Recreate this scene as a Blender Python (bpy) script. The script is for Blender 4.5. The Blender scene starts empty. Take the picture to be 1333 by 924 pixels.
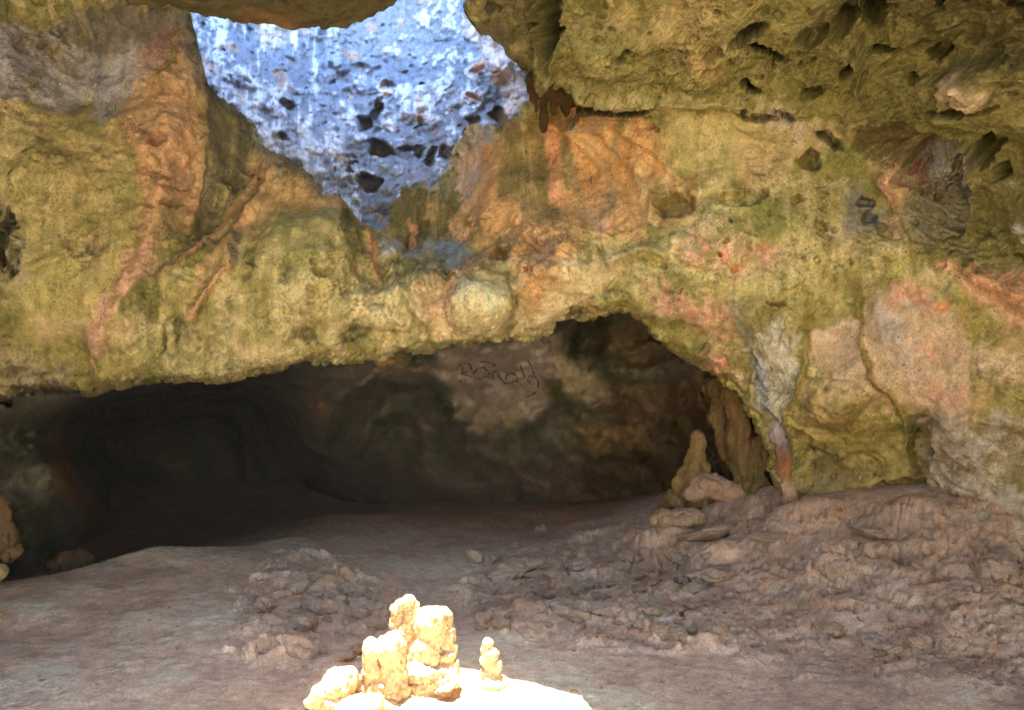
import bpy, math, random
import numpy as np
from math import radians
random.seed(7)
rng = np.random.default_rng(11)
scene = bpy.context.scene
COL = scene.collection

# ------------------------------------------------------------------ camera
F, HY, CX, CAMZ = 1046.0, 520.0, 666.5, 1.6      # focal length and horizon in photo pixels, eye height in metres
cam = bpy.data.cameras.new('camera'); camo = bpy.data.objects.new('camera', cam); COL.objects.link(camo)
camo.location = (0, 0, CAMZ); camo.rotation_euler = (radians(90), 0, 0)
cam.sensor_width = 36; cam.sensor_fit = 'HORIZONTAL'; cam.lens = 36 * F / 1333
cam.shift_y = (HY - 462) / 1333; cam.clip_end = 500; cam.clip_start = 0.05
scene.camera = camo

# ------------------------------------------------------------------ light
SUN = np.array([-0.12, 0.08, 0.99]); SUN /= np.linalg.norm(SUN)     # direction towards the sun
EXPOSURE = 4.25
w = bpy.data.worlds.new('World'); scene.world = w; w.use_nodes = True
nt = w.node_tree; bg = nt.nodes['Background']
sky = nt.nodes.new('ShaderNodeTexSky'); sky.sky_type = 'NISHITA'; sky.sun_disc = False
sky.sun_elevation = math.asin(SUN[2]); sky.sun_rotation = math.atan2(SUN[0], SUN[1])
sky.dust_density = 0.7; sky.ozone_density = 1.3
nt.links.new(sky.outputs[0], bg.inputs[0]); bg.inputs[1].default_value = 0.15
sl = bpy.data.lights.new('sun', 'SUN'); sl.energy = 3.4; sl.angle = radians(0.5); sl.color = (1.0, 0.93, 0.82)
so = bpy.data.objects.new('sun', sl); COL.objects.link(so)
from mathutils import Vector
so.rotation_euler = Vector(SUN).to_track_quat('Z', 'Y').to_euler()
so.location = (0, 0, 20)
scene.view_settings.view_transform = 'Standard'; scene.view_settings.look = 'None'
scene.view_settings.gamma = 1; scene.view_settings.exposure = EXPOSURE
scene.view_settings.use_curve_mapping = False
cy = scene.cycles
cy.use_denoising = True; cy.max_bounces = 8; cy.diffuse_bounces = 6; cy.glossy_bounces = 2
cy.sample_clamp_indirect = 3.0

# ------------------------------------------------------------------ noise
_perm = rng.permutation(256).astype(np.int32); PERM = np.concatenate([_perm, _perm, _perm])
_g = rng.normal(size=(256, 3)); GRAD = (_g / np.linalg.norm(_g, axis=1)[:, None]).astype(np.float32)
JIT = rng.random((256, 6)).astype(np.float32)

def perlin(x, y, z):
    x = np.asarray(x, np.float32); y = np.asarray(y, np.float32); z = np.asarray(z, np.float32)
    xi = np.floor(x).astype(np.int32); yi = np.floor(y).astype(np.int32); zi = np.floor(z).astype(np.int32)
    xf = x - xi; yf = y - yi; zf = z - zi
    u = xf * xf * xf * (xf * (xf * 6 - 15) + 10); v = yf * yf * yf * (yf * (yf * 6 - 15) + 10); s = zf * zf * zf * (zf * (zf * 6 - 15) + 10)
    xi &= 255; yi &= 255; zi &= 255
    r = 0
    for dx in (0, 1):
        a = PERM[xi + dx]
        wx = u if dx else 1 - u
        for dy in (0, 1):
            b = PERM[a + yi + dy]
            wy = wx * (v if dy else 1 - v)
            for dz in (0, 1):
                h = GRAD[PERM[b + zi + dz] & 255]
                r = r + wy * (s if dz else 1 - s) * (h[..., 0] * (xf - dx) + h[..., 1] * (yf - dy) + h[..., 2] * (zf - dz))
    return r * 1.5

def fbm(p, f, octs=4, gain=0.5, seed=0, ridge=False):
    x, y, z = p
    tot = 0; a = 1.0
    for i in range(octs):
        n = perlin(x * f + seed * 7.3 + i * 19.1, y * f + seed * 3.1 + 5.7 * i, z * f - seed * 5.9 + i * 2.3)
        if ridge: n = 1 - 2 * np.abs(n)
        tot = tot + a * n; a *= gain; f *= 2.03
    return tot

def cells(u, v, seed=0, elong=0.0, keep=1.0, ang0=None):
    """2-D cellular field: smallest normalised distance to a (possibly elongated) feature of random size"""
    ui = np.floor(u).astype(np.int32); vi = np.floor(v).astype(np.int32)
    best = np.full(u.shape, 9.0, np.float32); second = best.copy()
    for dx in (-1, 0, 1):
        for dy in (-1, 0, 1):
            c = PERM[(PERM[(ui + dx + seed * 31) & 255] + vi + dy + seed * 17) & 255]
            j = JIT[c]
            px = ui + dx + j[..., 0] - u; py = vi + dy + j[..., 1] - v
            if elong:
                an = (j[..., 2] * 2 - 1) * 0.9 + (ang0 if ang0 is not None else 0)
                ca, sa = np.cos(an), np.sin(an)
                qx = px * ca + py * sa; qy = (-px * sa + py * ca) * (1 + elong * j[..., 3])
            else: qx, qy = px, py
            d = np.sqrt(qx * qx + qy * qy) / (0.35 + 0.65 * j[..., 4])
            d = np.where(j[..., 5] > keep, 9.0, d).astype(np.float32)
            nb = d < best
            second = np.where(nb, best, np.minimum(second, d)); best = np.where(nb, d, best)
    return best, second

def sstep(a, b, x):
    t = np.clip((x - a) / (b - a), 0, 1); return t * t * (3 - 2 * t)

def poly_sd(px, py, poly):
    """signed distance to a polygon, positive inside"""
    P = np.asarray(poly, np.float32); n = len(P)
    d2 = np.full(px.shape, 1e12, np.float32); ins = np.zeros(px.shape, bool)
    for i in range(n):
        x0, y0 = P[i]; x1, y1 = P[(i + 1) % n]
        ex, ey = x1 - x0, y1 - y0
        t = np.clip(((px - x0) * ex + (py - y0) * ey) / max(ex * ex + ey * ey, 1e-9), 0, 1)
        dx = px - x0 - t * ex; dy = py - y0 - t * ey
        d2 = np.minimum(d2, dx * dx + dy * dy)
        if ey != 0:
            c = ((y0 <= py) & (y1 > py)) | ((y1 <= py) & (y0 > py))
            ins ^= c & (px < x0 + (py - y0) * ex / ey)
    d = np.sqrt(d2)
    return np.where(ins, d, -d)

def line_d(px, py, pts):
    """distance to a polyline and the position 0..1 along it"""
    P = np.asarray(pts, np.float32); L = np.r_[0, np.cumsum(np.hypot(*np.diff(P, axis=0).T))]
    d2 = np.full(px.shape, 1e12, np.float32); s = np.zeros(px.shape, np.float32)
    for i in range(len(P) - 1):
        x0, y0 = P[i]; ex, ey = P[i + 1] - P[i]
        t = np.clip(((px - x0) * ex + (py - y0) * ey) / (ex * ex + ey * ey), 0, 1)
        q = (px - x0 - t * ex) ** 2 + (py - y0 - t * ey) ** 2
        b = q < d2
        d2 = np.where(b, q, d2); s = np.where(b, (L[i] + t * (L[i + 1] - L[i])) / L[-1], s)
    return np.sqrt(d2), s

def rbf(pts, X, Y, sx=1.0, smooth=0.0, soft=.22):
    A = np.asarray(pts, np.float64); x, y, val = A[:, 0] / sx, A[:, 1] / sx, A[:, 2]
    n = len(A)
    K = np.sqrt((x[:, None] - x) ** 2 + (y[:, None] - y) ** 2 + soft * soft) - smooth * np.eye(n)
    M = np.zeros((n + 3, n + 3)); M[:n, :n] = K; M[:n, n] = 1; M[:n, n + 1] = x; M[:n, n + 2] = y
    M[n, :n] = 1; M[n + 1, :n] = x; M[n + 2, :n] = y
    c = np.linalg.solve(M, np.r_[val, 0, 0, 0])
    out = c[n] + c[n + 1] * X / sx + c[n + 2] * Y / sx
    for i in range(n): out = out + c[i] * np.sqrt((X / sx - x[i]) ** 2 + (Y / sx - y[i]) ** 2 + soft * soft)
    return out

def lin(c):
    c = np.asarray(c, np.float32) / 255.0
    return np.where(c <= 0.04045, c / 12.92, ((c + 0.055) / 1.055) ** 2.4)

def ray(px, py, Y):
    """point in the cave at distance Y seen at a photo pixel"""
    return (px - CX) / F * Y, Y, CAMZ - (py - HY) / F * Y

def at(px, py, Y):
    return Vector(((px - CX) / F * Y, Y, CAMZ - (py - HY) / F * Y))

# ------------------------------------------------------------------ materials
def rock_material(name, base=None, grain=60, bump=0.35, rough=0.92, var=0.35, bumpdist=0.02, spec=0.15, sponge=0, spscale=30):
    m = bpy.data.materials.new(name); m.use_nodes = True
    t = m.node_tree; N = t.nodes; L = t.links
    b = N['Principled BSDF']; b.inputs['Roughness'].default_value = rough
    b.inputs['Specular IOR Level'].default_value = spec
    tc = N.new('ShaderNodeTexCoord')
    n1 = N.new('ShaderNodeTexNoise'); n1.inputs['Scale'].default_value = grain; n1.inputs['Detail'].default_value = 5; n1.inputs['Roughness'].default_value = 0.65
    n2 = N.new('ShaderNodeTexNoise'); n2.inputs['Scale'].default_value = grain / 5; n2.inputs['Detail'].default_value = 4
    L.new(tc.outputs['Object'], n1.inputs['Vector']); L.new(tc.outputs['Object'], n2.inputs['Vector'])
    mr = N.new('ShaderNodeMapRange'); mr.inputs[1].default_value = 0.3; mr.inputs[2].default_value = 0.7
    mr.inputs[3].default_value = 1 - var; mr.inputs[4].default_value = 1 + var
    L.new(n1.outputs['Fac'], mr.inputs[0])
    mr2 = N.new('ShaderNodeMapRange'); mr2.inputs[1].default_value = 0.3; mr2.inputs[2].default_value = 0.7
    mr2.inputs[3].default_value = 1 - var * .6; mr2.inputs[4].default_value = 1 + var * .6
    L.new(n2.outputs['Fac'], mr2.inputs[0])
    mu = N.new('ShaderNodeMath'); mu.operation = 'MULTIPLY'; L.new(mr.outputs[0], mu.inputs[0]); L.new(mr2.outputs[0], mu.inputs[1])
    mx = N.new('ShaderNodeVectorMath'); mx.operation = 'SCALE'
    if base is None:
        at_ = N.new('ShaderNodeAttribute'); at_.attribute_name = 'Col'; L.new(at_.outputs['Color'], mx.inputs[0])
    else:
        rgb = N.new('ShaderNodeRGB'); rgb.outputs[0].default_value = (*[float(q) for q in base], 1); L.new(rgb.outputs[0], mx.inputs[0])
    L.new(mu.outputs[0], mx.inputs['Scale']); L.new(mx.outputs[0], b.inputs['Base Color'])
    bp = N.new('ShaderNodeBump'); bp.inputs['Strength'].default_value = bump; bp.inputs['Distance'].default_value = bumpdist
    L.new(n1.outputs['Fac'], bp.inputs['Height']); last = bp
    if sponge:
        vo = N.new('ShaderNodeTexVoronoi'); vo.inputs['Scale'].default_value = spscale; vo.inputs['Randomness'].default_value = 1
        wv = N.new('ShaderNodeVectorMath'); wv.operation = 'MULTIPLY_ADD'; wv.inputs[1].default_value = (.05, .05, .05)
        L.new(n1.outputs['Color'], wv.inputs[0]); L.new(tc.outputs['Object'], wv.inputs[2]); L.new(wv.outputs[0], vo.inputs['Vector'])
        pm = N.new('ShaderNodeMapRange'); pm.interpolation_type = 'SMOOTHSTEP'; pm.inputs[1].default_value = .12; pm.inputs[2].default_value = .5
        L.new(vo.outputs['Distance'], pm.inputs[0])
        n3 = N.new('ShaderNodeTexNoise'); n3.inputs['Scale'].default_value = 2.2; n3.inputs['Detail'].default_value = 3; L.new(tc.outputs['Object'], n3.inputs['Vector'])
        gm = N.new('ShaderNodeMapRange'); gm.inputs[1].default_value = .47; gm.inputs[2].default_value = .62; gm.inputs[3].default_value = .04; gm.inputs[4].default_value = 1
        L.new(n3.outputs['Fac'], gm.inputs[0])
        hm = N.new('ShaderNodeMath'); hm.operation = 'MULTIPLY'; L.new(pm.outputs[0], hm.inputs[0]); L.new(gm.outputs[0], hm.inputs[1])
        b2 = N.new('ShaderNodeBump'); b2.inputs['Strength'].default_value = sponge; b2.inputs['Distance'].default_value = .03
        L.new(hm.outputs[0], b2.inputs['Height']); L.new(bp.outputs[0], b2.inputs['Normal']); last = b2
    L.new(last.outputs[0], b.inputs['Normal'])
    return m

M_wall = rock_material('wall_rock', grain=60, bump=0.38, var=.3, sponge=.34, spscale=26)
M_pale = rock_material('washed_limestone', grain=45, bump=0.55, var=0.3, bumpdist=0.03)
M_floor = rock_material('cave_floor_silt', grain=70, bump=0.6, var=0.32, sponge=.45, spscale=20)
M_stone = rock_material('crusted_stone', grain=60, bump=0.6, var=0.25, sponge=.5, spscale=24)
M_lime = rock_material('bare_limestone', base=(0.50, 0.35, 0.19), grain=60, bump=0.6, var=0.3, sponge=.7, spscale=60)
M_soot = rock_material('charcoal_scrawl', base=(0.085, 0.072, 0.068), grain=90, bump=0.1, var=0.3)
M_blocker = rock_material('outer_rock', base=(0.10, 0.085, 0.05), grain=3, bump=0.5)

# ------------------------------------------------------------------ mesh helpers
def build_mesh(name, co, quads, mat, parent=None, col=None, normals=None, tris=None):
    """co (n,3); quads (m,4) -> one mesh object"""
    me = bpy.data.meshes.new(name)
    k = quads.shape[1]
    me.vertices.add(len(co)); me.vertices.foreach_set('co', np.ascontiguousarray(co, np.float32).ravel())
    me.loops.add(quads.size); me.loops.foreach_set('vertex_index', np.ascontiguousarray(quads, np.int32).ravel())
    me.polygons.add(len(quads)); me.polygons.foreach_set('loop_start', np.arange(0, quads.size, k, dtype=np.int32))
    me.update(calc_edges=True)
    if col is not None:
        ca = me.color_attributes.new('Col', 'FLOAT_COLOR', 'POINT')
        c4 = np.ones((len(co), 4), np.float32); c4[:, :3] = col
        ca.data.foreach_set('color', c4.ravel())
    me.polygons.foreach_set('use_smooth', np.ones(len(quads), bool))
    if normals is not None:
        me.normals_split_custom_set_from_vertices(normals.astype(np.float32))
    me.materials.append(mat)
    o = bpy.data.objects.new(name, me); COL.objects.link(o)
    if parent: o.parent = parent
    return o

def grid_quads(nr, nc, valid=None, flip=False):
    idx = np.arange(nr * nc).reshape(nr, nc)
    q = np.stack([idx[:-1, :-1], idx[:-1, 1:], idx[1:, 1:], idx[1:, :-1]], -1)
    if flip: q = q[..., ::-1]
    if valid is not None: return q[valid]
    return q.reshape(-1, 4)

def subset(co, quads, *arrs):
    used = np.unique(quads); m = np.full(len(co), -1, np.int64); m[used] = np.arange(len(used))
    return (co[used], m[quads]) + tuple(a[used] if a is not None else None for a in arrs)

def grid_normals(P):
    du = np.gradient(P, axis=1); dv = np.gradient(P, axis=0)
    n = np.cross(dv, du); n /= np.linalg.norm(n, axis=-1, keepdims=True) + 1e-12
    return n

def empty(name, loc=(0, 0, 0)):
    o = bpy.data.objects.new(name, None); COL.objects.link(o); o.location = loc; o.empty_display_size = 0.1
    return o

def tag(o, label=None, cat=None, group=None, kind=None):
    if label: o['label'] = label
    if cat: o['category'] = cat
    if group: o['group'] = group
    if kind: o['kind'] = kind
    return o

def mix(a, b, t): return a + (b - a) * t[..., None]

# ================================================================== THE MAIN WALL
def axis(lo, f0, f1, hi, fine, coarse):
    a = np.arange(lo, f0, coarse); b = np.arange(f0, f1, fine); c = np.arange(f1, hi + coarse, coarse)
    return np.concatenate([a, b, c])
gx = axis(-420, -24, 1360, 1760, 1.5, 14); gy = axis(-330, -24, 690, 790, 1.5, 14)
PX, PY = np.meshgrid(gx, gy); PX = PX.astype(np.float32); PY = PY.astype(np.float32)
OPENING = [(-600, 520), (-40, 530), (0, 535), (15, 538), (30, 522), (60, 515), (110, 515), (160, 506), (235, 500), (300, 502), (360, 490), (385, 478),
           (450, 480), (520, 470), (590, 462), (640, 452), (700, 451), (715, 440), (733, 428), (760, 424), (785, 420), (805, 416), (825, 420), (840, 430), (853, 448), (865, 464), (900, 480),
           (935, 506), (960, 530), (985, 562), (1000, 595), (1008, 640), (1010, 900), (-600, 900)]
FUNNEL = [(235, -400), (243, 22), (270, 108), (300, 135), (330, 155), (345, 195), (370, 200), (390, 215), (420, 243), (445, 245), (465, 262), (480, 285),
          (497, 299), (512, 290), (515, 262), (525, 240), (560, 240), (580, 225), (590, 197), (605, 170), (640, 166), (672, 155), (688, 130), (685, 103),
          (665, 85), (650, 68), (640, 45), (615, 35), (597, 20), (608, -10), (608, -400)]
WALL_Y = [(-400, 300, 5), (-400, -200, 5), (-250, 500, 6), (0, 0, 7.0), (0, 130, 6.9), (0, 300, 7.0), (0, 450, 6.8), (0, 530, 7.1), (100, 60, 7.6), (150, 30, 7.3), (100, 140, 7.3),
    (60, 250, 6.9), (120, 330, 6.95), (100, 400, 6.85), (100, 480, 7.05), (100, 510, 7.0), (200, 100, 7.45), (230, 60, 7.6), (195, 300, 7.05), (200, 450, 7.0), (200, 500, 7.1), (262, 100, 7.6), (235, 180, 7.35), (300, 200, 8.0), (330, 170, 8.3),
    (268, 250, 7.75), (300, 330, 7.2), (380, 260, 7.7), (450, 262, 7.8), (400, 310, 7.2), (455, 330, 7.5), (400, 400, 7.15), (400, 470, 7.4), (500, 330, 8.2), (550, 280, 8.7), (560, 325, 8.5), (560, 345, 7.95), (520, 400, 7.5),
    (530, 465, 7.7), (620, 400, 7.35), (640, 445, 7.7), (600, 220, 8.9), (640, 190, 8.5), (650, 250, 8.1), (720, 170, 7.9), (720, 250, 7.8), (800, 170, 7.6), (800, 280, 7.45), (740, 370, 7.3), (690, 420, 7.6),
    (720, 440, 7.7), (800, 400, 7.5), (900, 300, 7.05), (880, 400, 7.25), (900, 465, 7.6), (960, 520, 7.6), (1000, 600, 7.7), (950, 350, 7.05), (1000, 300, 6.9), (985, 400, 7.0), (1000, 470, 7.1), (1020, 545, 7.45),
    (1040, 640, 7.8), (1060, 450, 7.15), (1100, 400, 6.9), (1090, 530, 6.85), (1120, 560, 6.95), (1100, 600, 7.3), (1100, 650, 7.5), (1190, 590, 7.0), (1200, 350, 6.5), (1200, 450, 6.4), (1230, 560, 6.45), (1230, 640, 6.75), (1333, 350, 5.9), (1333, 500, 6.0), (1333, 640, 6.1),
    (1333, 780, 6.0), (1100, 780, 7.4), (1700, 400, 4.0), (1700, 700, 4), (1700, 0, 3.5),
    (700, 100, 6.8), (712, 0, 6.2), (690, 40, 6.6), (640, 20, 6.9), (615, 5, 6.7), (660, 70, 6.8), (800, 100, 6.6), (800, 0, 6.05), (800, -200, 4.9), (760, 130, 7.0), (840, 135, 7.1), (900, 60, 6.3), (900, 0, 5.9), (1000, 0, 5.8), (1000, 80, 6.3),
    (1000, 125, 6.6), (940, 160, 6.95), (1000, 200, 7.0), (1100, 0, 5.6), (1100, 100, 6.15), (1100, 170, 6.6), (1200, 0, 5.3), (1200, 100, 5.8), (1200, 200, 6.2), (1150, 250, 6.75), (1250, 250, 6.45),
    (1300, 200, 5.75), (1333, 0, 4.8), (1333, 150, 5.3), (1333, 270, 5.65), (1260, 115, 5.4), (1000, -300, 4.4), (1333, -300, 3.8), (620, -300, 5.0), (0, -300, 6.5), (200, -300, 7), (-400, -300, 4.6)]

def coarse_eval(pts, gx, gy, s=100., step=8):
    cx = np.arange(gx[0] - step, gx[-1] + 2 * step, step); cyy = np.arange(gy[0] - step, gy[-1] + 2 * step, step)
    A, B = np.meshgrid(cx, cyy); V = rbf(pts, A, B, s)
    fx = (gx - cx[0]) / step; fy = (gy - cyy[0]) / step
    ix = np.floor(fx).astype(int); iy = np.floor(fy).astype(int); tx = fx - ix; ty = (fy - iy)[:, None]
    r0 = V[iy][:, ix] * (1 - tx) + V[iy][:, ix + 1] * tx; r1 = V[iy + 1][:, ix] * (1 - tx) + V[iy + 1][:, ix + 1] * tx
    return (r0 * (1 - ty) + r1 * ty).astype(np.float32)

def blur(V, k=2):
    for _ in range(k):
        Q = np.pad(V, 1, mode='edge')
        V = (Q[:-2, 1:-1] + Q[2:, 1:-1] + Q[1:-1, :-2] + Q[1:-1, 2:] + 4 * V) / 8
    return V
WY = coarse_eval(WALL_Y, gx, gy, 100.)

sc0 = 7.2 / F                      # metres per photo pixel at the wall
base = np.stack(ray(PX, PY, WY), -1).astype(np.float32)
U = base[..., 0] + 9               # coordinates on the rock surface in metres: across, and down the face
V = (.5 * base[..., 1] - .9 * base[..., 2]).astype(np.float32)
pw = (base[..., 0], base[..., 2], base[..., 1])
n_lo = fbm(pw, 0.9, 3, seed=1); n_lo2 = fbm(pw, 0.9, 3, seed=2)
n_md = fbm(pw, 4.0, 4, seed=3); n_md2 = fbm(pw, 4.0, 4, seed=4)
n_hi = fbm(pw, 16.0, 3, 0.6, seed=5); n_hi2 = fbm(pw, 16., 3, .6, seed=6)
run = fbm((pw[0] * 5, pw[1] * .9, pw[2] * .9), 2.2, 4, .6, seed=14)      # runs of water down the face
WX = PX + 10 * n_md + 5 * n_hi; WYp = PY + 10 * n_md2 + 5 * n_hi2 + 13 * run
GXw = PX + 9 * n_md + 4 * n_hi; GYw = PY + 9 * n_md2 + 4 * n_hi2      # warped coordinates for ragged mineral edges
LX = PX + 14 * n_lo; LY = PY + 14 * n_lo2

sd_open = poly_sd(PX + 4 * n_hi + 5 * n_md, PY + 4 * n_hi2 + 5 * n_md2, OPENING)
sd_fun = poly_sd(PX + 3 * n_hi + 4 * n_md, PY + 3 * n_hi2 + 4 * n_md2, FUNNEL)

D = np.zeros_like(WY)              # relief towards the viewer, metres
# rounded lips round the openings
lip = np.clip(1 + sd_open / 26., 0, 1); D -= 0.35 * lip ** 2.2
lipf = np.clip(1 + sd_fun / 18., 0, 1); D -= 0.22 * lipf ** 2 * (PY < 320)
# broad swell, lumps
ceil_m = sstep(30, -30, -(poly_sd(LX, LY, [(600, -400), (600, 60), (690, 110), (760, 130), (850, 125), (930, 135), (1060, 150), (1130, 180), (1180, 230), (1200, 330), (1333, 370), (1900, 400), (1900, -400)])) )
upper = ceil_m
# smooth zones: flowstone sheets and water-polished panels carry less relief
SM = [[(262, 105), (300, 140), (328, 160), (325, 200), (330, 250), (290, 300), (235, 345), (210, 350), (250, 300), (262, 200)],
      [(600, 180), (690, 165), (760, 150), (830, 160), (900, 240), (905, 300), (740, 300), (640, 290), (600, 260)],
      [(1120, 370), (1260, 350), (1290, 420), (1255, 540), (1180, 560), (1130, 480)],
      [(330, 250), (440, 245), (450, 300), (330, 360), (270, 400), (240, 410), (280, 300)],
      [(20, 330), (160, 320), (150, 440), (40, 450)], [(870, 150), (980, 150), (960, 240), (880, 230)], [(590, 370), (660, 370), (660, 425), (595, 425)], [(690, 400), (780, 335), (820, 360), (760, 405), (650, 445)], [(1040, 410), (1110, 400), (1130, 480), (1060, 500)]]
smooth = np.zeros_like(WY)
for p in SM: smooth = np.maximum(smooth, sstep(-8, 14, poly_sd(WX, WYp, p)))
rg = .3 + .9 * sstep(-.15, .45, fbm(pw, 1.3, 3, seed=13))
rg = rg * (1 - .8 * smooth)
D += 0.21 * n_lo + (0.025 + .035 * rg) * n_md + 0.010 * n_hi * rg
rd = fbm(pw, 2.2, 4, 0.55, seed=9, ridge=True)
D += 0.035 * (rd - 0.6) * rg
lump_b, lump_s = cells(U * 3.2 + .5 * n_md, V * 3.6 + .5 * n_md2, seed=4)
D += 0.06 * np.clip(1 - lump_b / 1.1, 0, 1) ** 1.5 * sstep(-.3, .3, n_lo2)
# solution pits, three sizes, denser on the ceiling mass and right
rough_m = np.clip(0.35 + 0.8 * n_lo + 0.65 * upper, 0, 1) * (1 - 0.85 * smooth)
for (fq, dep, kp, sd_, el, an) in ((2.6, .16, .33, 1, 1.3, 0.15), (6.5, .085, .5, 2, 1.2, 0.1), (14., .055, .42, 3, .9, 0.1), (26., .03, .5, 5, .6, 0)):
    b, _ = cells(U * fq + .35 * n_md, V * fq * 1.25 + .35 * n_md2, seed=sd_, elong=el, keep=kp, ang0=an)
    gate = rough_m * (1 - .25 * upper) if fq < 12 else np.clip(rough_m * .8 + .1, 0, 1) * (1 - .5 * smooth) * np.clip(rg * 1.1, 0, 1)
    D -= dep * sstep(0.42, 0.14, b) * gate * (1.0 if fq > 3 else upper + .12)
# spongy texture on the ceiling
spg, _ = cells(U * 22 + n_md, V * 30 + n_md2, seed=8, elong=.8, keep=.9)
D -= 0.035 * sstep(.7, .2, spg) * upper * np.clip(rg, .3, 1)
D += 0.02 * np.abs(fbm(pw, 11, 3, .6, seed=12)) * (.3 + 1.0 * upper)

POCKETS = [(1112, 34, 50, 46, 0, .14), (1300, 40, 75, 55, 0, .2), (1215, 78, 80, 26, -8, .12), (785, 140, 62, 9, 0, .3), (735, 150, 20, 14, 0, .2),  # photo x, y, half width, half height, turn, depth
    (974, 47, 24, 10, -32, .22), (1000, 72, 24, 6, 14, .2), (977, 118, 14, 6, 35, .16), (1056, 48, 18, 12, 0, .2), (1093, 38, 13, 27, 22, .3), (1130, 27, 17, 26, 15, .3), (1220, 12, 8, 14, 25, .18),
    (1147, 73, 20, 5, -14, .2), (1054, 130, 12, 7, 0, .14), (1100, 98, 17, 5, -42, .16), (1180, 110, 7, 6, 0, .12), (1203, 82, 11, 7, -10, .15), (1283, 196, 13, 20, 25, .3), (1300, 225, 8, 12, 20, .2), (1172, 195, 60, 24, 14, .26),
    (1125, 265, 12, 6, 0, .14), (1131, 284, 8, 7, 0, .12), (1068, 293, 8, 6, 0, .12), (965, 257, 28, 8, 0, .16), (997, 252, 6, 9, 0, .12), (1052, 207, 12, 12, 0, .15), (1040, 262, 10, 7, 0, .12), (930, 65, 12, 8, 0, .1),
    (1020, 150, 12, 6, 20, .12), (880, 268, 22, 13, 0, .22), (750, 410, 11, 9, 0, .1), (650, 326, 15, 9, 10, .16), (683, 331, 9, 6, 0, .1), (691, 353, 8, 6, 0, .1), (610, 293, 9, 4, 0, .1), (635, 286, 10, 5, 0, .05),
    (462, 438, 20, 8, 0, .1), (398, 436, 9, 7, 0, .1), (306, 239, 15, 8, 12, .12), (337, 233, 11, 5, 32, .14), (222, 266, 20, 5, 0, .1), (205, 180, 8, 9, 0, .14), (12, 312, 9, 40, 10, .3), (22, 345, 8, 20, 15, .18), (75, 42, 14, 7, 10, .12), (127, 98, 14, 5, 5, .12),
    (30, 60, 10, 9, 0, .1), (110, 320, 34, 13, 8, .05), (450, 283, 10, 22, 12, .16), (330, 345, 12, 4, 20, .1), (418, 350, 14, 4, 5, .12), (535, 325, 12, 5, 0, .15), (213, 445, 3, 24, 6, .1), (233, 430, 3, 24, 0, .1), (1012, 400, 5, 4, 0, .08), (1003, 398, 5, 4, 0, .08), (1020, 398, 4, 4, 0, .08),
    (922, 458, 7, 5, 0, .08), (1195, 590, 14, 50, 4, .22), (1110, 610, 40, 20, 0, .12), (1170, 640, 26, 14, 0, .2), (1065, 605, 30, 25, 0, .12), (715, 20, 14, 50, 3, .5), (985, 150, 30, 4, 8, .12), (1075, 185, 20, 5, 30, .14), (1245, 145, 40, 4, -4, .12),
    (650, 330, 16, 9, 0, .08), (582, 352, 10, 8, 0, .08), (579, 366, 8, 5, 25, .08), (675, 285, 5, 7, 30, .06), (695, 318, 7, 6, 30, .06), (1150, 300, 14, 10, 30, .1), (1255, 245, 10, 20, 0, .1), (1248, 212, 6, 12, 0, .1)]
ds = 1.0
for (x, y, a, b, an, dep) in POCKETS:
    R = max(a, b) * 1.8
    i0, i1 = np.searchsorted(gy, [y - R, y + R]); j0, j1 = np.searchsorted(gx, [x - R, x + R])
    qx = GXw[i0:i1, j0:j1] * .85 + PX[i0:i1, j0:j1] * .15 - x; qy = GYw[i0:i1, j0:j1] * .85 + PY[i0:i1, j0:j1] * .15 - y
    ca, sa = math.cos(radians(an)), math.sin(radians(an))
    r = np.sqrt(((qx * ca + qy * sa) / a) ** 2 + ((-qx * sa + qy * ca) / b) ** 2)
    D[i0:i1, j0:j1] -= dep * (1.5 if y < 230 and x > 700 else 1.) * sstep(1.25, .55, r)
BOSSES = [(627, 400, 42, 38, 0, .2), (792, 391, 20, 13, 0, .16), (505, 330, 17, 17, 0, .2), (1255, 118, 34, 18, 15, .2), (745, 350, 50, 30, 0, .1), (900, 325, 26, 16, 25, .1), (400, 310, 60, 34, -10, .12), (490, 415, 50, 14, 5, .1),
          (1080, 525, 45, 30, 0, .12), (180, 185, 22, 14, 20, .1), (222, 255, 22, 8, 0, .1), (545, 385, 16, 34, -15, .1), (1130, 175, 30, 14, 0, .1), (690, 365, 14, 30, 0, .06), (100, 190, 70, 50, 0, .08), (1000, 165, 40, 18, 10, .08),
          (605, 330, 12, 10, 0, .08), (675, 375, 12, 9, 0, .06), (715, 355, 15, 10, 0, .08), (760, 440, 10, 6, 0, .05), (560, 365, 26, 14, 0, .08), (845, 330, 26, 12, 0, .08), (840, 395, 24, 16, 0, .05), (1190, 330, 60, 12, 5, .08)]
for (x, y, a, b, an, h) in BOSSES:
    R = max(a, b) * 1.6
    i0, i1 = np.searchsorted(gy, [y - R, y + R]); j0, j1 = np.searchsorted(gx, [x - R, x + R])
    qx = GXw[i0:i1, j0:j1] * .5 + PX[i0:i1, j0:j1] * .5 - x; qy = GYw[i0:i1, j0:j1] * .5 + PY[i0:i1, j0:j1] * .5 - y
    ca, sa = math.cos(radians(an)), math.sin(radians(an))
    r = np.sqrt(((qx * ca + qy * sa) / a) ** 2 + ((-qx * sa + qy * ca) / b) ** 2)
    D[i0:i1, j0:j1] += h * np.sqrt(np.clip(1.15 - r, 0, 1.15) / 1.15)
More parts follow.
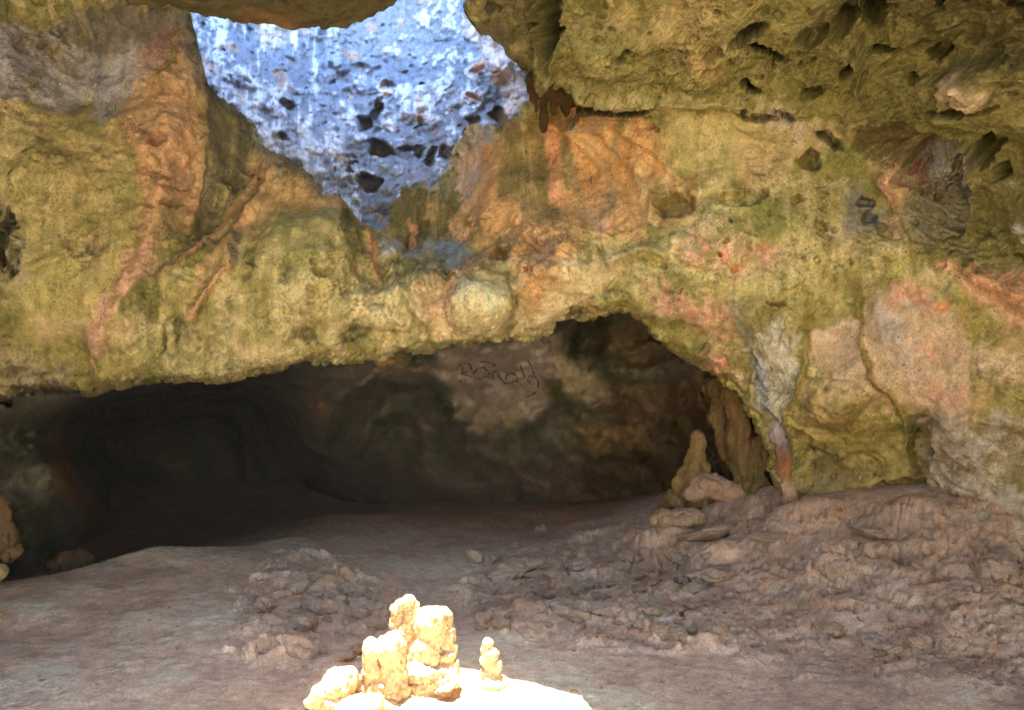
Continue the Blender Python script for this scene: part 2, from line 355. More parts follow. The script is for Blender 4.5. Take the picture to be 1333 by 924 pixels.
RIDGES = [([(740, 126), (850, 126), (940, 138), (1050, 152)], 7, 7, .12),   # polyline, half width start, end, height
    ([(350, 205), (335, 240), (300, 285), (245, 330), (208, 362)], 5, 5, .1), ([(365, 212), (350, 240), (300, 300), (297, 345), (262, 385), (245, 412)], 6, 6, .12), ([(380, 225), (365, 245), (330, 275)], 6, 8, .08),
    ([(268, 60), (271, 120), (262, 200), (256, 260), (250, 310)], 4, 4, .08), ([(240, 55), (222, 130), (215, 200), (200, 290), (180, 350), (145, 410), (125, 455)], 22, 12, .12),
    ([(1050, 430), (1052, 470), (1035, 510), (1022, 545)], 6, 5, .1), ([(965, 395), (975, 440), (995, 500), (1015, 550)], 8, 6, .12), ([(1113, 365), (1120, 420), (1133, 490), (1160, 520), (1180, 545), (1182, 600)], 3, 3, .09),
    ([(985, 410), (990, 450), (1008, 510)], 4, 4, .08), ([(505, 345), (520, 380), (548, 410), (570, 440)], 7, 7, .09), ([(475, 290), (478, 340), (487, 365)], 5, 5, .09), ([(545, 245), (535, 320)], 5, 6, .1),
    ([(720, 160), (770, 200), (800, 240), (830, 300)], 8, 8, .07), ([(770, 160), (820, 215), (850, 260), (848, 300)], 6, 6, .07), ([(805, 160), (870, 215), (900, 250)], 7, 7, .07), ([(655, 175), (650, 230), (630, 290)], 8, 8, .05),
    ([(785, 345), (840, 325), (870, 330)], 7, 6, .08), ([(700, 0), (703, 60), (706, 110)], 7, 6, .22), ([(725, 20), (722, 60), (716, 95)], 5, 5, .18), ([(700, 451), (780, 415), (810, 408), (850, 430), (872, 465)], 5, 5, .08),
    ([(1115, 60), (1115, 130)], 6, 4, .14), ([(1333, 45), (1250, 70), (1180, 60), (1130, 100)], 8, 8, .1), ([(0, 470), (60, 478), (130, 495), (250, 490), (370, 478)], 8, 8, .06), ([(1145, 225), (1165, 280), (1185, 320)], 6, 5, .1),
    ([(1230, 345), (1280, 360), (1333, 385)], 10, 18, .12), ([(1165, 225), (1220, 205), (1260, 190), (1275, 240), (1262, 300)], 5, 5, .14), ([(940, 500), (985, 555), (1003, 600)], 6, 6, .1), ([(1210, 600), (1215, 560), (1260, 540), (1333, 560)], 6, 8, .06),
    ([(585, 375), (590, 360), (625, 352), (655, 365), (665, 400)], 6, 6, .09), ([(120, 470), (125, 510)], 4, 3, .05), ([(160, 480), (165, 505)], 4, 3, .05)]
for (pts, w0, w1, h) in RIDGES:
    P = np.array(pts, float); R = max(w0, w1) * 2.5 + 14
    i0, i1 = np.searchsorted(gy, [P[:, 1].min() - R, P[:, 1].max() + R]); j0, j1 = np.searchsorted(gx, [P[:, 0].min() - R, P[:, 0].max() + R])
    d, s = line_d(.55 * GXw[i0:i1, j0:j1] + .45 * PX[i0:i1, j0:j1], .55 * GYw[i0:i1, j0:j1] + .45 * PY[i0:i1, j0:j1], pts)
    D[i0:i1, j0:j1] += h * np.exp(-(d / (w0 + (w1 - w0) * s)) ** 2) * sstep(0, .08, s) ** .5
# sinter fluting on the drapery and the orange apron
flt = [(955, 400, 1045, 555, 9.), (0, 475, 260, 530, 9.)]
for (x0, y0, x1, y1, wl) in flt:
    m = sstep(0, 25, PX - x0) * sstep(0, 25, x1 - PX) * sstep(0, 25, PY - y0) * sstep(0, 25, y1 - PY)
    k = (PX + 6 * n_md + (PY - y0) * (-.25 if x0 == 955 else 0)) / wl
    D += 0.014 * m * np.sin(k * 6.283 + 5 * n_lo + 3 * n_md)
D = np.clip(D, -.75, .6)

WYs = blur(WY, 24)
nb = grid_normals(np.stack(ray(PX, PY, WYs), -1)); 
# push along a blend of the surface normal and the line to the viewer, so ledges keep their silhouette
dirv = -base + np.array([0, 0, CAMZ], np.float32); dirv /= np.linalg.norm(dirv, axis=-1, keepdims=True)
nb *= np.sign(np.sum(nb * dirv, -1, keepdims=True) + 1e-9)      # facing the viewer
kn = (.35 + .1 * blur(upper, 6))[..., None]
push = kn * nb + (1 - kn) * dirv; push /= np.linalg.norm(push, axis=-1, keepdims=True)
WP = (base + push * D[..., None]).astype(np.float32)

# ---- mineral colours of the wall, with some light and shade painted in
def C(*c): return lin(c)
OL, OL2, GR, TAN, BUF = C(150, 135, 62), C(178, 162, 92), C(116, 116, 44), C(186, 150, 98), C(204, 180, 126)
ORG, PNK, DKO, LAV, GRY, BLU, RED = C(204, 146, 84), C(206, 156, 124), C(86, 80, 52), C(150, 142, 150), C(122, 116, 102), C(138, 156, 176), C(204, 110, 88)
WC = np.empty(PX.shape + (3,), np.float32); WC[:] = OL
WC = mix(WC, OL2, sstep(-.25, .45, n_lo + .5 * n_md))
WC = mix(WC, GR, .8 * sstep(.0, .55, fbm(pw, 1.7, 4, .6, seed=21)))
WC = mix(WC, TAN, .75 * sstep(.1, .6, fbm(pw, 1.4, 4, .6, seed=22)))
WC = mix(WC, BUF, .6 * sstep(.25, .6, fbm(pw, 3.2, 4, .6, seed=23)))
WC = mix(WC, C(96, 92, 40), .5 * sstep(.2, .6, fbm(pw, 6.5, 4, .6, seed=24)))
def paint(A, poly, col, soft=6, op=1.0, w=1.0, thr=None, X=None, Yc=None, seed=0, fq=8.):
    P = np.array(poly, float); R = soft + 34
    i0, i1 = np.searchsorted(gy, [P[:, 1].min() - R, P[:, 1].max() + R]); j0, j1 = np.searchsorted(gx, [P[:, 0].min() - R, P[:, 0].max() + R])
    s = (slice(i0, i1), slice(j0, j1))
    qx = PX[s] + w * (WX[s] - PX[s]); qy = PY[s] + w * (WYp[s] - PY[s])
    m = op * sstep(-1.15 * soft, 1.15 * soft, poly_sd(qx, qy, poly)) * np.clip(.92 + .5 * run[s] + .25 * n_md[s], .25, 1)
    if thr is not None:
        m = m * sstep(thr - .18, thr + .18, fbm((pw[0][s], pw[1][s], pw[2][s]), fq, 4, .6, seed=30 + seed))
    A[s] = mix(A[s], np.asarray(col, np.float32), m)
def streak(A, pts, col, w0, w1, op=1.0, w=.6):
    P = np.array(pts, float); R = max(w0, w1) * 2 + 24
    i0, i1 = np.searchsorted(gy, [P[:, 1].min() - R, P[:, 1].max() + R]); j0, j1 = np.searchsorted(gx, [P[:, 0].min() - R, P[:, 0].max() + R])
    s = (slice(i0, i1), slice(j0, j1))
    d, t = line_d(PX[s] + w * (WX[s] - PX[s]), PY[s] + w * (WYp[s] - PY[s]), pts)
    ww = w0 + (w1 - w0) * t
    A[s] = mix(A[s], np.asarray(col, np.float32), op * sstep(1.25, .75, d / ww))
# ceiling mass, right: olive darkened to paint the light falling off, with buff patches
cm = C(110, 102, 42)
WC = mix(WC, cm, .75 * upper); WC = mix(WC, C(152, 138, 72), .6 * upper * sstep(0, .5, n_lo + .6 * n_md))
paint(WC, [(780, 0), (930, 0), (960, 40), (900, 70), (830, 60), (800, 30)], C(178, 150, 92), 30, .6)
paint(WC, [(1150, 0), (1333, 0), (1333, 90), (1250, 100), (1190, 60)], C(78, 68, 36), 30, .75)  # dark upper corner: its shade is painted in
paint(WC, [(895, 70), (935, 60), (935, 85), (900, 90)], ORG, 12, .5)
paint(WC, [(600, -50), (705, -50), (706, 110), (690, 104), (655, 70)], C(100, 88, 40), 8, .8)  # shaded side of the mass painted darker
# upper left violet-grey rock, painted lighter and bluer for the shaft's sky light
paint(WC, [(-60, 45), (60, 35), (85, 25), (150, 20), (235, 20), (222, 75), (190, 105), (160, 130), (150, 155), (128, 155), (110, 130), (80, 150), (50, 138), (0, 128), (-60, 125)], C(158, 152, 164), 7, .95)
paint(WC, [(85, 25), (150, 0), (225, 10), (205, 60), (150, 72), (100, 66)], C(104, 92, 72), 10, .9)
paint(WC, [(190, 60), (240, 22), (236, 60), (205, 95), (180, 100)], C(150, 92, 66), 10, .75)
paint(WC, [(10, 20), (90, 30), (105, 80), (60, 90), (25, 60)], C(116, 98, 52), 14, .85, thr=-.1)
for (x, y, a, b) in ((45, 104, 17, 13), (73, 78, 16, 14), (105, 45, 14, 12)):
    paint(WC, [(x - a, y), (x, y - b), (x + a, y), (x, y + b)], C(104, 92, 38), 8, .85)
paint(WC, [(-60, 70), (100, 90), (100, 140), (0, 120), (-60, 120)], C(170, 165, 180), 14, .6, thr=.15, seed=3)
# big left olive face
paint(WC, [(-60, 135), (55, 150), (105, 128), (160, 170), (185, 220), (180, 330), (140, 390), (60, 400), (-60, 380)], C(166, 150, 84), 16, .55)
paint(WC, [(20, 330), (150, 330), (120, 440), (40, 440)], C(176, 164, 82), 20, .55)
paint(WC, [(82, 322), (130, 316), (140, 340), (110, 352), (85, 342)], C(60, 58, 54), 12, .85, thr=-.15)
paint(WC, [(-40, 250), (22, 270), (35, 340), (20, 380), (-40, 400)], C(112, 106, 70), 12, .8)
paint(WC, [(15, 320), (40, 322), (45, 340), (25, 375), (12, 350)], C(150, 142, 138), 6, .8, thr=-.05)
# pink-orange flowstone ribbon
RIB = [(235, 42), (262, 45), (270, 90), (268, 150), (262, 190), (255, 230), (258, 262), (246, 300), (208, 318), (200, 348), (175, 374), (150, 396), (141, 412), (142, 432), (135, 465), (113, 465), (121, 430), (136, 402), (140, 380), (163, 342), (178, 312), (178, 288), (188, 262), (180, 232), (184, 206), (164, 190), (157, 165), (160, 130), (195, 100), (222, 76)]
paint(WC, RIB, C(200, 148, 102), 4, .95)
paint(WC, [(165, 330), (210, 310), (200, 350), (140, 412), (140, 465), (112, 465), (130, 400)], C(206, 156, 126), 4, .9)
streak(WC, [(250, 55), (256, 100), (264, 160)], C(140, 118, 60), 6, 5, .8)
paint(WC, [(160, 150), (200, 150), (255, 165), (215, 195), (190, 185)], C(150, 120, 106), 10, .6, thr=-.1)
paint(WC, [(205, 262), (240, 262), (240, 320), (205, 320)], C(158, 142, 80), 6, .85)
streak(WC, [(232, 70), (215, 95), (200, 118)], C(128, 112, 52), 4, 3, .7)
# dark olive polished panel
paint(WC, [(268, 90), (300, 138), (330, 158), (326, 185), (345, 202), (332, 240), (300, 262), (290, 292), (240, 335), (212, 352), (250, 300), (258, 262), (258, 220), (266, 160)], C(88, 80, 52), 4, .95, .6)
# tan brow and ribs
paint(WC, [(335, 205), (380, 205), (400, 232), (450, 252), (440, 275), (380, 268), (335, 300), (300, 330), (250, 400), (240, 400), (290, 310), (320, 265)], C(200, 156, 100), 7, .85)
for pts, w_ in (([(347, 205), (335, 240), (300, 280), (245, 330), (208, 360)], 5), ([(365, 212), (345, 245), (302, 300), (297, 345), (262, 385), (245, 410)], 5)):
    streak(WC, pts, C(196, 146, 96), w_, w_, .8)
streak(WC, [(345, 240), (305, 285)], C(120, 92, 62), 4, 4, .8); streak(WC, [(310, 300), (303, 340)], C(112, 100, 80), 6, 4, .8)
streak(WC, [(348, 205), (350, 230)], C(120, 130, 140), 3, 3, .8); streak(WC, [(363, 200), (364, 230)], C(120, 130, 140), 3, 3, .7)
streak(WC, [(300, 300), (250, 330), (212, 355)], C(96, 92, 60), 5, 3, .7)
paint(WC, [(350, 195), (385, 200), (392, 235), (370, 232)], C(104, 92, 52), 6, .8)
paint(WC, [(340, 290), (420, 280), (440, 300), (400, 340), (340, 340)], C(168, 162, 84), 18, .7)
# under the blue: dark olive hollow, ledge with sky blue painted on, boulder
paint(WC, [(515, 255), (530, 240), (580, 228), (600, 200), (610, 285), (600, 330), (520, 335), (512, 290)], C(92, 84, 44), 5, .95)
paint(WC, [(545, 325), (520, 345), (560, 345), (610, 338), (612, 318), (560, 318)], C(120, 140, 165), 4, .95)
paint(WC, [(488, 320), (505, 314), (522, 322), (522, 342), (500, 345), (488, 338)], C(160, 168, 178), 3, .95, .4)
streak(WC, [(533, 290), (537, 320)], C(214, 150, 108), 5, 5, .9); streak(WC, [(560, 275), (560, 290)], TAN, 4, 4, .8); streak(WC, [(596, 285), (602, 310)], C(212, 160, 112), 8, 10, .9)
streak(WC, [(478, 290), (480, 330), (488, 365)], C(204, 148, 92), 7, 5, .9)
paint(WC, [(525, 370), (545, 375), (600, 340), (640, 345), (590, 375), (585, 440), (550, 430), (540, 395)], C(204, 150, 92), 5, .85)
paint(WC, [(575, 355), (605, 338), (625, 345), (598, 372), (592, 430), (568, 430)], C(202, 146, 100), 5, .8)
paint(WC, [(530, 345), (580, 345), (590, 360), (575, 380), (550, 380)], C(108, 102, 46), 5, .9)
# orange apron
paint(WC, [(604, 185), (640, 168), (690, 158), (705, 170), (730, 148), (775, 152), (830, 140), (852, 160), (880, 225), (908, 255), (905, 290), (850, 298), (840, 318), (760, 308), (740, 350), (715, 400), (690, 400), (672, 380), (660, 340), (620, 330), (606, 290), (600, 240)], C(204, 150, 86), 6, .95)
paint(WC, [(655, 172), (705, 150), (718, 200), (722, 262), (740, 300), (712, 292), (680, 270), (650, 262)], C(116, 104, 52), 8, .9)
paint(WC, [(600, 175), (645, 166), (625, 220), (622, 285), (605, 260)], C(170, 140, 124), 8, .85)
paint(WC, [(615, 165), (650, 166), (620, 215)], C(150, 150, 160), 6, .8)
paint(WC, [(625, 200), (650, 190), (648, 260), (625, 282)], C(208, 140, 78), 6, .8)
paint(WC, [(735, 150), (790, 160), (815, 205), (780, 195), (745, 180)], C(168, 148, 122), 6, .75, thr=-.1, fq=5)
streak(WC, [(735, 190), (745, 235)], C(128, 122, 84), 8, 8, .7); streak(WC, [(790, 215), (800, 270)], C(150, 132, 90), 7, 7, .6); streak(WC, [(838, 225), (842, 275)], C(196, 164, 104), 8, 4, .8); streak(WC, [(868, 235), (856, 290)], C(190, 158, 100), 6, 4, .7)
paint(WC, [(760, 285), (790, 275), (800, 295), (770, 300)], C(170, 142, 128), 7, .7)
streak(WC, [(718, 170), (725, 260)], C(212, 144, 100), 8, 10, .8)
paint(WC, [(720, 130), (845, 130), (835, 148), (780, 152), (730, 150)], C(98, 82, 36), 6, .85)  # shadow under the ceiling edge painted in
paint(WC, [(845, 250), (905, 255), (900, 285), (865, 290)], C(120, 108, 46), 6, .85)
paint(WC, [(640, 310), (672, 315), (668, 340), (640, 340)], C(96, 82, 40), 5, .8); paint(WC, [(700, 320), (735, 325), (720, 352), (690, 350)], C(140, 100, 80), 7, .7)
# pale boss & pale rocks
paint(WC, [(595, 400), (605, 378), (630, 368), (655, 385), (662, 410), (640, 425), (605, 425)], C(220, 198, 140), 6, .95, .5)
paint(WC, [(592, 375), (625, 362), (660, 375), (650, 372), (620, 370), (600, 385)], C(128, 122, 56), 4, .8)
streak(WC, [(612, 405), (608, 430)], C(150, 136, 62), 5, 4, .6)
paint(WC, [(380, 380), (470, 370), (600, 380), (640, 430), (560, 455), (380, 470), (250, 460), (300, 420)], C(204, 188, 128), 26, .5, thr=-.15, fq=3)
paint(WC, [(840, 310), (1000, 330), (1110, 330), (1150, 360), (1110, 420), (1040, 420), (940, 380)], C(186, 174, 108), 26, .5, thr=-.2, fq=3)
paint(WC, [(700, 395), (720, 370), (745, 335), (790, 330), (820, 350), (800, 365), (760, 390), (740, 410), (680, 440), (640, 440), (690, 410)], C(214, 188, 134), 9, .85)
paint(WC, [(640, 440), (700, 425), (770, 412), (800, 405), (790, 414), (735, 428), (700, 450), (650, 452)], C(190, 172, 112), 6, .8)
paint(WC, [(865, 305), (900, 315), (920, 335), (910, 350), (880, 330)], C(212, 190, 132), 6, .85)
paint(WC, [(890, 145), (990, 140), (1040, 165), (1045, 190), (1000, 190), (950, 200), (880, 200), (865, 170)], C(192, 170, 104), 14, .8)
paint(WC, [(985, 138), (1020, 145), (1045, 168), (1040, 188), (1010, 168)], C(186, 164, 138), 5, .85)
paint(WC, [(862, 180), (900, 200), (940, 235), (920, 250), (880, 225)], C(188, 166, 96), 14, .7)
paint(WC, [(450, 400), (520, 405), (530, 425), (495, 428), (450, 420)], C(216, 190, 132), 5, .85)
paint(WC, [(500, 445), (525, 445), (520, 468), (495, 462)], C(206, 180, 118), 6, .8)
paint(WC, [(280, 400), (300, 408), (310, 422), (275, 418)], C(206, 176, 130), 5, .8); paint(WC, [(300, 455), (340, 448), (370, 460), (360, 475), (300, 470)], C(196, 164, 116), 8, .7)
paint(WC, [(50, 420), (110, 415), (115, 440), (45, 440)], C(188, 160, 112), 8, .8)
paint(WC, [(-40, 462), (40, 460), (60, 472), (95, 480), (90, 500), (40, 505), (-40, 500)], C(176, 154, 118), 6, .8)
paint(WC, [(-40, 505), (60, 510), (140, 500), (130, 520), (20, 540), (-40, 540)], C(160, 128, 76), 8, .7, thr=-.15)
paint(WC, [(55, 475), (95, 478), (120, 480), (90, 505), (50, 500)], C(104, 92, 78), 5, .7, thr=.1, seed=5, fq=14)
paint(WC, [(130, 480), (250, 478), (370, 465), (370, 490), (250, 495), (140, 498)], C(110, 98, 52), 7, .65, thr=0, fq=6)
paint(WC, [(180, 420), (240, 420), (235, 470), (180, 470)], C(150, 146, 100), 10, .7, thr=-.1)
paint(WC, [(245, 425), (300, 425), (290, 470), (240, 465)], C(140, 138, 100), 8, .7, thr=-.05)
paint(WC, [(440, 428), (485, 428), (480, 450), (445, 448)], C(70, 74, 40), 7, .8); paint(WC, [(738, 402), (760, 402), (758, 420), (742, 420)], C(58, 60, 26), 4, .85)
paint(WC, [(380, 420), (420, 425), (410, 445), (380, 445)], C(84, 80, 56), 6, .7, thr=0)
# pink and red iron stains
for i, p in enumerate(([(840, 365), (885, 355), (890, 380), (850, 385)], [(930, 320), (1005, 320), (1010, 350), (945, 358)], [(860, 385), (960, 390), (965, 420), (900, 430), (850, 405)], [(915, 432), (955, 425), (960, 440), (925, 450)],
                       [(900, 300), (960, 330), (930, 360), (890, 330)], [(925, 465), (960, 460), (955, 490), (920, 490)])):
    paint(WC, p, C(216, 162, 132), 12, .85, thr=-.1, seed=i, fq=5); paint(WC, p, C(202, 118, 92), 8, .65, thr=.22, seed=i + 9, fq=9)
# white drapery & greenish channel
paint(WC, [(965, 395), (985, 430), (1010, 425), (1045, 440), (1040, 490), (1025, 545), (1015, 555), (1000, 530), (975, 470), (962, 430)], C(186, 178, 160), 5, .9)
paint(WC, [(963, 440), (985, 450), (1010, 530), (1015, 552), (995, 535), (970, 480)], C(160, 168, 186), 5, .8, thr=-.15)
paint(WC, [(960, 380), (1000, 390), (1020, 410), (1000, 430), (975, 430)], C(146, 134, 78), 7, .8)
streak(WC, [(1052, 390), (1055, 440), (1050, 480), (1028, 530), (1022, 550)], C(140, 124, 52), 7, 5, .9)
streak(WC, [(968, 390), (980, 450), (990, 470)], C(120, 112, 66), 5, 4, .8)
streak(WC, [(942, 505), (985, 555), (1000, 600)], C(172, 160, 74), 8, 9, .7)
# right pink panel
paint(WC, [(1060, 430), (1120, 415), (1125, 370), (1190, 375), (1240, 400), (1265, 470), (1265, 535), (1200, 545), (1160, 515), (1130, 490), (1060, 480)], C(198, 164, 132), 10, .9)
paint(WC, [(1140, 400), (1180, 390), (1200, 440), (1180, 480), (1150, 470)], C(184, 168, 158), 12, .8, thr=-.1, fq=5)
paint(WC, [(1140, 380), (1200, 378), (1215, 400), (1150, 402)], C(200, 122, 88), 8, .65, thr=0, fq=9); paint(WC, [(1190, 420), (1260, 460), (1262, 530), (1200, 520)], C(204, 136, 108), 10, .6, thr=.08, fq=8, seed=4)
paint(WC, [(1190, 385), (1250, 395), (1260, 420), (1200, 412)], C(196, 118, 62), 9, .75, thr=-.05); paint(WC, [(1060, 480), (1130, 490), (1180, 540), (1140, 560), (1100, 520), (1060, 510)], C(198, 160, 118), 10, .8, thr=-.15)
streak(WC, [(1113, 362), (1120, 420), (1133, 490), (1165, 525), (1180, 545)], C(140, 120, 54), 4, 4, .85); streak(WC, [(1062, 438), (1115, 424)], C(214, 182, 148), 6, 5, .8)
paint(WC, [(1030, 510), (1120, 530), (1170, 560), (1160, 590), (1080, 600), (1035, 570)], C(148, 126, 54), 10, .75)
paint(WC, [(1060, 545), (1110, 540), (1130, 565), (1070, 570)], C(128, 98, 42), 9, .6)
paint(WC, [(1155, 340), (1190, 350), (1185, 365), (1160, 358)], C(196, 184, 60), 5, .8); paint(WC, [(1210, 345), (1240, 360), (1230, 380), (1200, 370)], C(206, 180, 122), 7, .8)
paint(WC, [(1215, 338), (1260, 350), (1340, 360), (1500, 400), (1500, 470), (1333, 420), (1270, 390), (1240, 362)], C(202, 142, 98), 6, .9)
streak(WC, [(1225, 345), (1280, 385), (1333, 425)], C(222, 168, 126), 4, 5, .7)
paint(WC, [(1260, 450), (1333, 470), (1500, 500), (1500, 560), (1333, 500), (1270, 490)], C(206, 174, 138), 9, .85)
paint(WC, [(1190, 545), (1290, 540), (1400, 560), (1400, 720), (1240, 690), (1200, 640)], C(176, 160, 150), 10, .85)
paint(WC, [(1190, 545), (1290, 540), (1400, 560), (1400, 720), (1240, 690), (1200, 640)], C(132, 112, 56), 10, .85, thr=.12, fq=4, seed=7)
paint(WC, [(1200, 600), (1400, 610), (1400, 720), (1220, 690)], C(198, 184, 168), 10, .7, thr=.12, fq=5, seed=8)
paint(WC, [(1265, 480), (1320, 490), (1310, 520), (1270, 520)], C(110, 100, 48), 10, .8, thr=-.1)
paint(WC, [(1035, 590), (1180, 590), (1185, 660), (1040, 660)], C(146, 128, 62), 12, .7)
paint(WC, [(1050, 605), (1120, 600), (1130, 640), (1050, 640)], C(116, 104, 66), 9, .7, thr=-.1)
# recess with grey streaks, pink edge
paint(WC, [(1165, 225), (1215, 200), (1262, 190), (1275, 240), (1260, 300), (1200, 320), (1180, 290)], C(128, 116, 96), 5, .9)
paint(WC, [(1165, 218), (1210, 205), (1215, 235), (1200, 250), (1165, 240)], C(120, 66, 44), 6, .8, thr=-.15)
paint(WC, [(1180, 250), (1240, 250), (1255, 300), (1200, 320)], C(120, 108, 50), 8, .8, thr=0); paint(WC, [(1215, 200), (1262, 195), (1270, 260), (1225, 250)], C(140, 138, 134), 7, .7, thr=0, fq=6)
paint(WC, [(1140, 235), (1162, 218), (1166, 250), (1178, 290), (1172, 285), (1150, 255)], C(214, 156, 116), 4, .9)
paint(WC, [(1150, 285), (1160, 285), (1190, 315), (1170, 312)], C(210, 160, 132), 4, .9)
paint(WC, [(1095, 255), (1120, 250), (1150, 275), (1150, 300), (1130, 310), (1100, 300)], C(122, 122, 122), 8, .85); paint(WC, [(1080, 290), (1110, 292), (1105, 315), (1080, 315)], C(150, 132, 116), 7, .8)
paint(WC, [(1226, 95), (1247, 95), (1265, 112), (1290, 118), (1285, 132), (1255, 138), (1232, 128)], C(214, 178, 138), 4, .95, .5)
paint(WC, [(1320, 290), (1340, 290), (1340, 315), (1322, 312)], C(170, 170, 175), 4, .8)
paint(WC, [(1120, 168), (1180, 160), (1190, 190), (1150, 215), (1120, 195)], C(100, 88, 36), 10, .7)  # shadow of the hollow painted in
# dark freckles everywhere, painted to look like shade in tiny pits
frk, _ = cells(U * 34 + n_md, V * 44 + n_md2, seed=12, elong=1.2, keep=.55)
WC = mix(WC, C(52, 46, 28), .8 * sstep(.36, .22, frk) * sstep(-.25, .35, n_lo + .5 * n_md2) * (1 - .5 * smooth))
frk2, _ = cells(U * 58 + n_md, V * 70 + n_md2, seed=13, elong=1.4, keep=.6)
WC = mix(WC, C(46, 40, 24), .75 * sstep(.42, .25, frk2) * sstep(-.1, .3, fbm(pw, 2.6, 3, .6, seed=26)))
vein = fbm(pw, 5.5, 4, .6, seed=27, ridge=True)
WC = mix(WC, C(92, 80, 40), .3 * sstep(1.3, 1.6, vein) * (1 - smooth)); WC = mix(WC, C(214, 190, 140), .12 * sstep(.35, .7, fbm(pw, 13., 3, .6, seed=28)))
WC = WC * (1 + .06 * n_hi[..., None] + .09 * n_md[..., None])
drip = fbm((pw[0] * 7, pw[1] * .7, pw[2] * .7), 1.6, 4, .6, seed=29) * (1 - upper) * sstep(-.2, .3, n_lo + .3)
WC = mix(WC, C(206, 184, 132), .26 * sstep(.2, .6, drip)); WC = mix(WC, C(98, 90, 46), .3 * sstep(.2, .6, -drip))
lumw = WC @ np.array([.3, .59, .11], np.float32)
WC = mix(WC, np.repeat(lumw[..., None], 3, -1), np.full(PX.shape, .15, np.float32)); WC = WC * np.array([.94, 1.0, .93], np.float32)
WC = 1.25 * np.clip(WC, 0, 1) ** .94
WC = np.clip(WC, .01, .75)

# ---- split into wall and its named formations
keep = (sd_open < 0) & (sd_fun < 0)
vq = keep[:-1, :-1] & keep[1:, :-1] & keep[:-1, 1:] & keep[1:, 1:]
REG = np.zeros(vq.shape, np.int32)
cxx, cyy_ = (WX[:-1, :-1] * .6 + PX[:-1, :-1] * .4), (WYp[:-1, :-1] * .6 + PY[:-1, :-1] * .4)
PARTS = [('flowstone', 'pinkish orange flowstone ribbon running down the left wall', RIB),
         ('flowstone', 'broad orange flowstone apron streaked grey and olive', [(604, 185), (640, 168), (690, 158), (705, 170), (730, 148), (830, 140), (852, 160), (880, 225), (908, 255), (905, 290), (850, 298), (840, 318), (760, 308), (740, 350), (715, 400), (690, 400), (672, 380), (660, 340), (620, 330), (606, 290), (600, 240)]),
         ('flowstone', 'tan ribbed flowstone brow below the blue lit rock', [(335, 205), (380, 205), (400, 232), (450, 252), (460, 300), (430, 335), (340, 345), (300, 345), (265, 385), (245, 412), (238, 405), (205, 362), (290, 300), (320, 265)]),
         ('rock_boss', 'rounded pale cream boss above the cave passage', [(590, 400), (595, 378), (630, 362), (660, 378), (668, 410), (645, 432), (605, 432)]),
         ('drapery', 'white and bluish fluted drapery tapering to a point', [(962, 390), (985, 410), (1045, 425), (1045, 490), (1027, 545), (1015, 558), (1000, 535), (975, 480), (960, 440)]),
         ('rock_panel', 'smooth dark olive panel beside the blue lit rock', [(268, 90), (300, 138), (330, 158), (326, 185), (345, 202), (332, 240), (300, 262), (290, 292), (240, 335), (212, 352), (250, 300), (258, 262), (258, 220), (266, 160)]),
         ('rock_panel', 'pinkish grey panel with red stains on the right wall', [(1120, 415), (1125, 370), (1190, 375), (1240, 400), (1265, 470), (1265, 535), (1200, 545), (1160, 515), (1130, 490)]),
         ('rock_knob', 'bare pale pinkish knob sticking out under the ceiling', [(1226, 95), (1247, 95), (1265, 112), (1290, 118), (1285, 132), (1255, 138), (1232, 128)]),
         ('rock_recess', 'grey streaked recess in the right wall', [(1165, 225), (1215, 200), (1262, 190), (1278, 240), (1262, 300), (1200, 322), (1178, 290)]),
         ('rock_knob', 'small rounded bluish grey knob under the blue rock', [(488, 320), (505, 314), (522, 322), (522, 342), (500, 347), (488, 338)])]
for k, (_, _, poly) in enumerate(PARTS, 1):
    REG[poly_sd(cxx, cyy_, poly) > 0] = k
nr, nc = PX.shape
Q = grid_quads(nr, nc, None, True).reshape(nr - 1, nc - 1, 4)
co = WP.reshape(-1, 3); cl = WC.reshape(-1, 3)
WN = grid_normals(WP); WN *= np.sign(np.sum(WN * dirv, -1, keepdims=True) + 1e-9); WNf = WN.reshape(-1, 3)
# rims: rock thickness behind the edges of both openings
def rim(valid, poly, depth, outw):
    gy_, gx_ = np.gradient(blur(poly_sd(PX, PY, poly), 12))
    g = np.hypot(gx_, gy_) + 1e-6; gx_ /= g; gy_ /= g
    hz = valid
    E = []
    a = hz[:, :-1] != hz[:, 1:]; i, j = np.nonzero(a)          # vertical edges between columns j, j+1
    E.append(np.stack([i * nc + j + 1, (i + 1) * nc + j + 1], 1))
    a = hz[:-1, :] != hz[1:, :]; i, j = np.nonzero(a)
    E.append(np.stack([(i + 1) * nc + j, (i + 1) * nc + j + 1], 1))
    E = np.concatenate(E); u = np.unique(E)
    ring = [u]
    P0 = co[u]; dx = -gx_.ravel()[u]; dz = gy_.ravel()[u]
    allc = [co]; allcl = [cl]; n0 = len(co)
    m = np.full(len(co), -1); m[u] = np.arange(len(u))
    rows = []
    for s in (.25, .6, 1.0):
        p = P0.copy(); p[:, 0] += dx * outw * s ** 2; p[:, 2] += dz * outw * s ** 2; p[:, 1] += depth * s
        nn = fbm((p[:, 0], p[:, 1], p[:, 2]), 5., 3, seed=2); p[:, 2] += .05 * nn * s
        rows.append(p)
    V_ = np.concatenate([P0] + rows); C_ = np.tile(cl[u] , (4, 1)); k = len(u); e = m[E]
    qq = np.concatenate([np.stack([e[:, 0] + r * k, e[:, 1] + r * k, e[:, 1] + (r + 1) * k, e[:, 0] + (r + 1) * k], 1) for r in range(3)])
    return V_, qq, C_
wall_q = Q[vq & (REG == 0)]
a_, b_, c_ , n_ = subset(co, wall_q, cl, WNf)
cave_wall = build_mesh('cave_wall', a_, b_, M_wall, col=c_, normals=n_); tag(cave_wall, kind='structure')
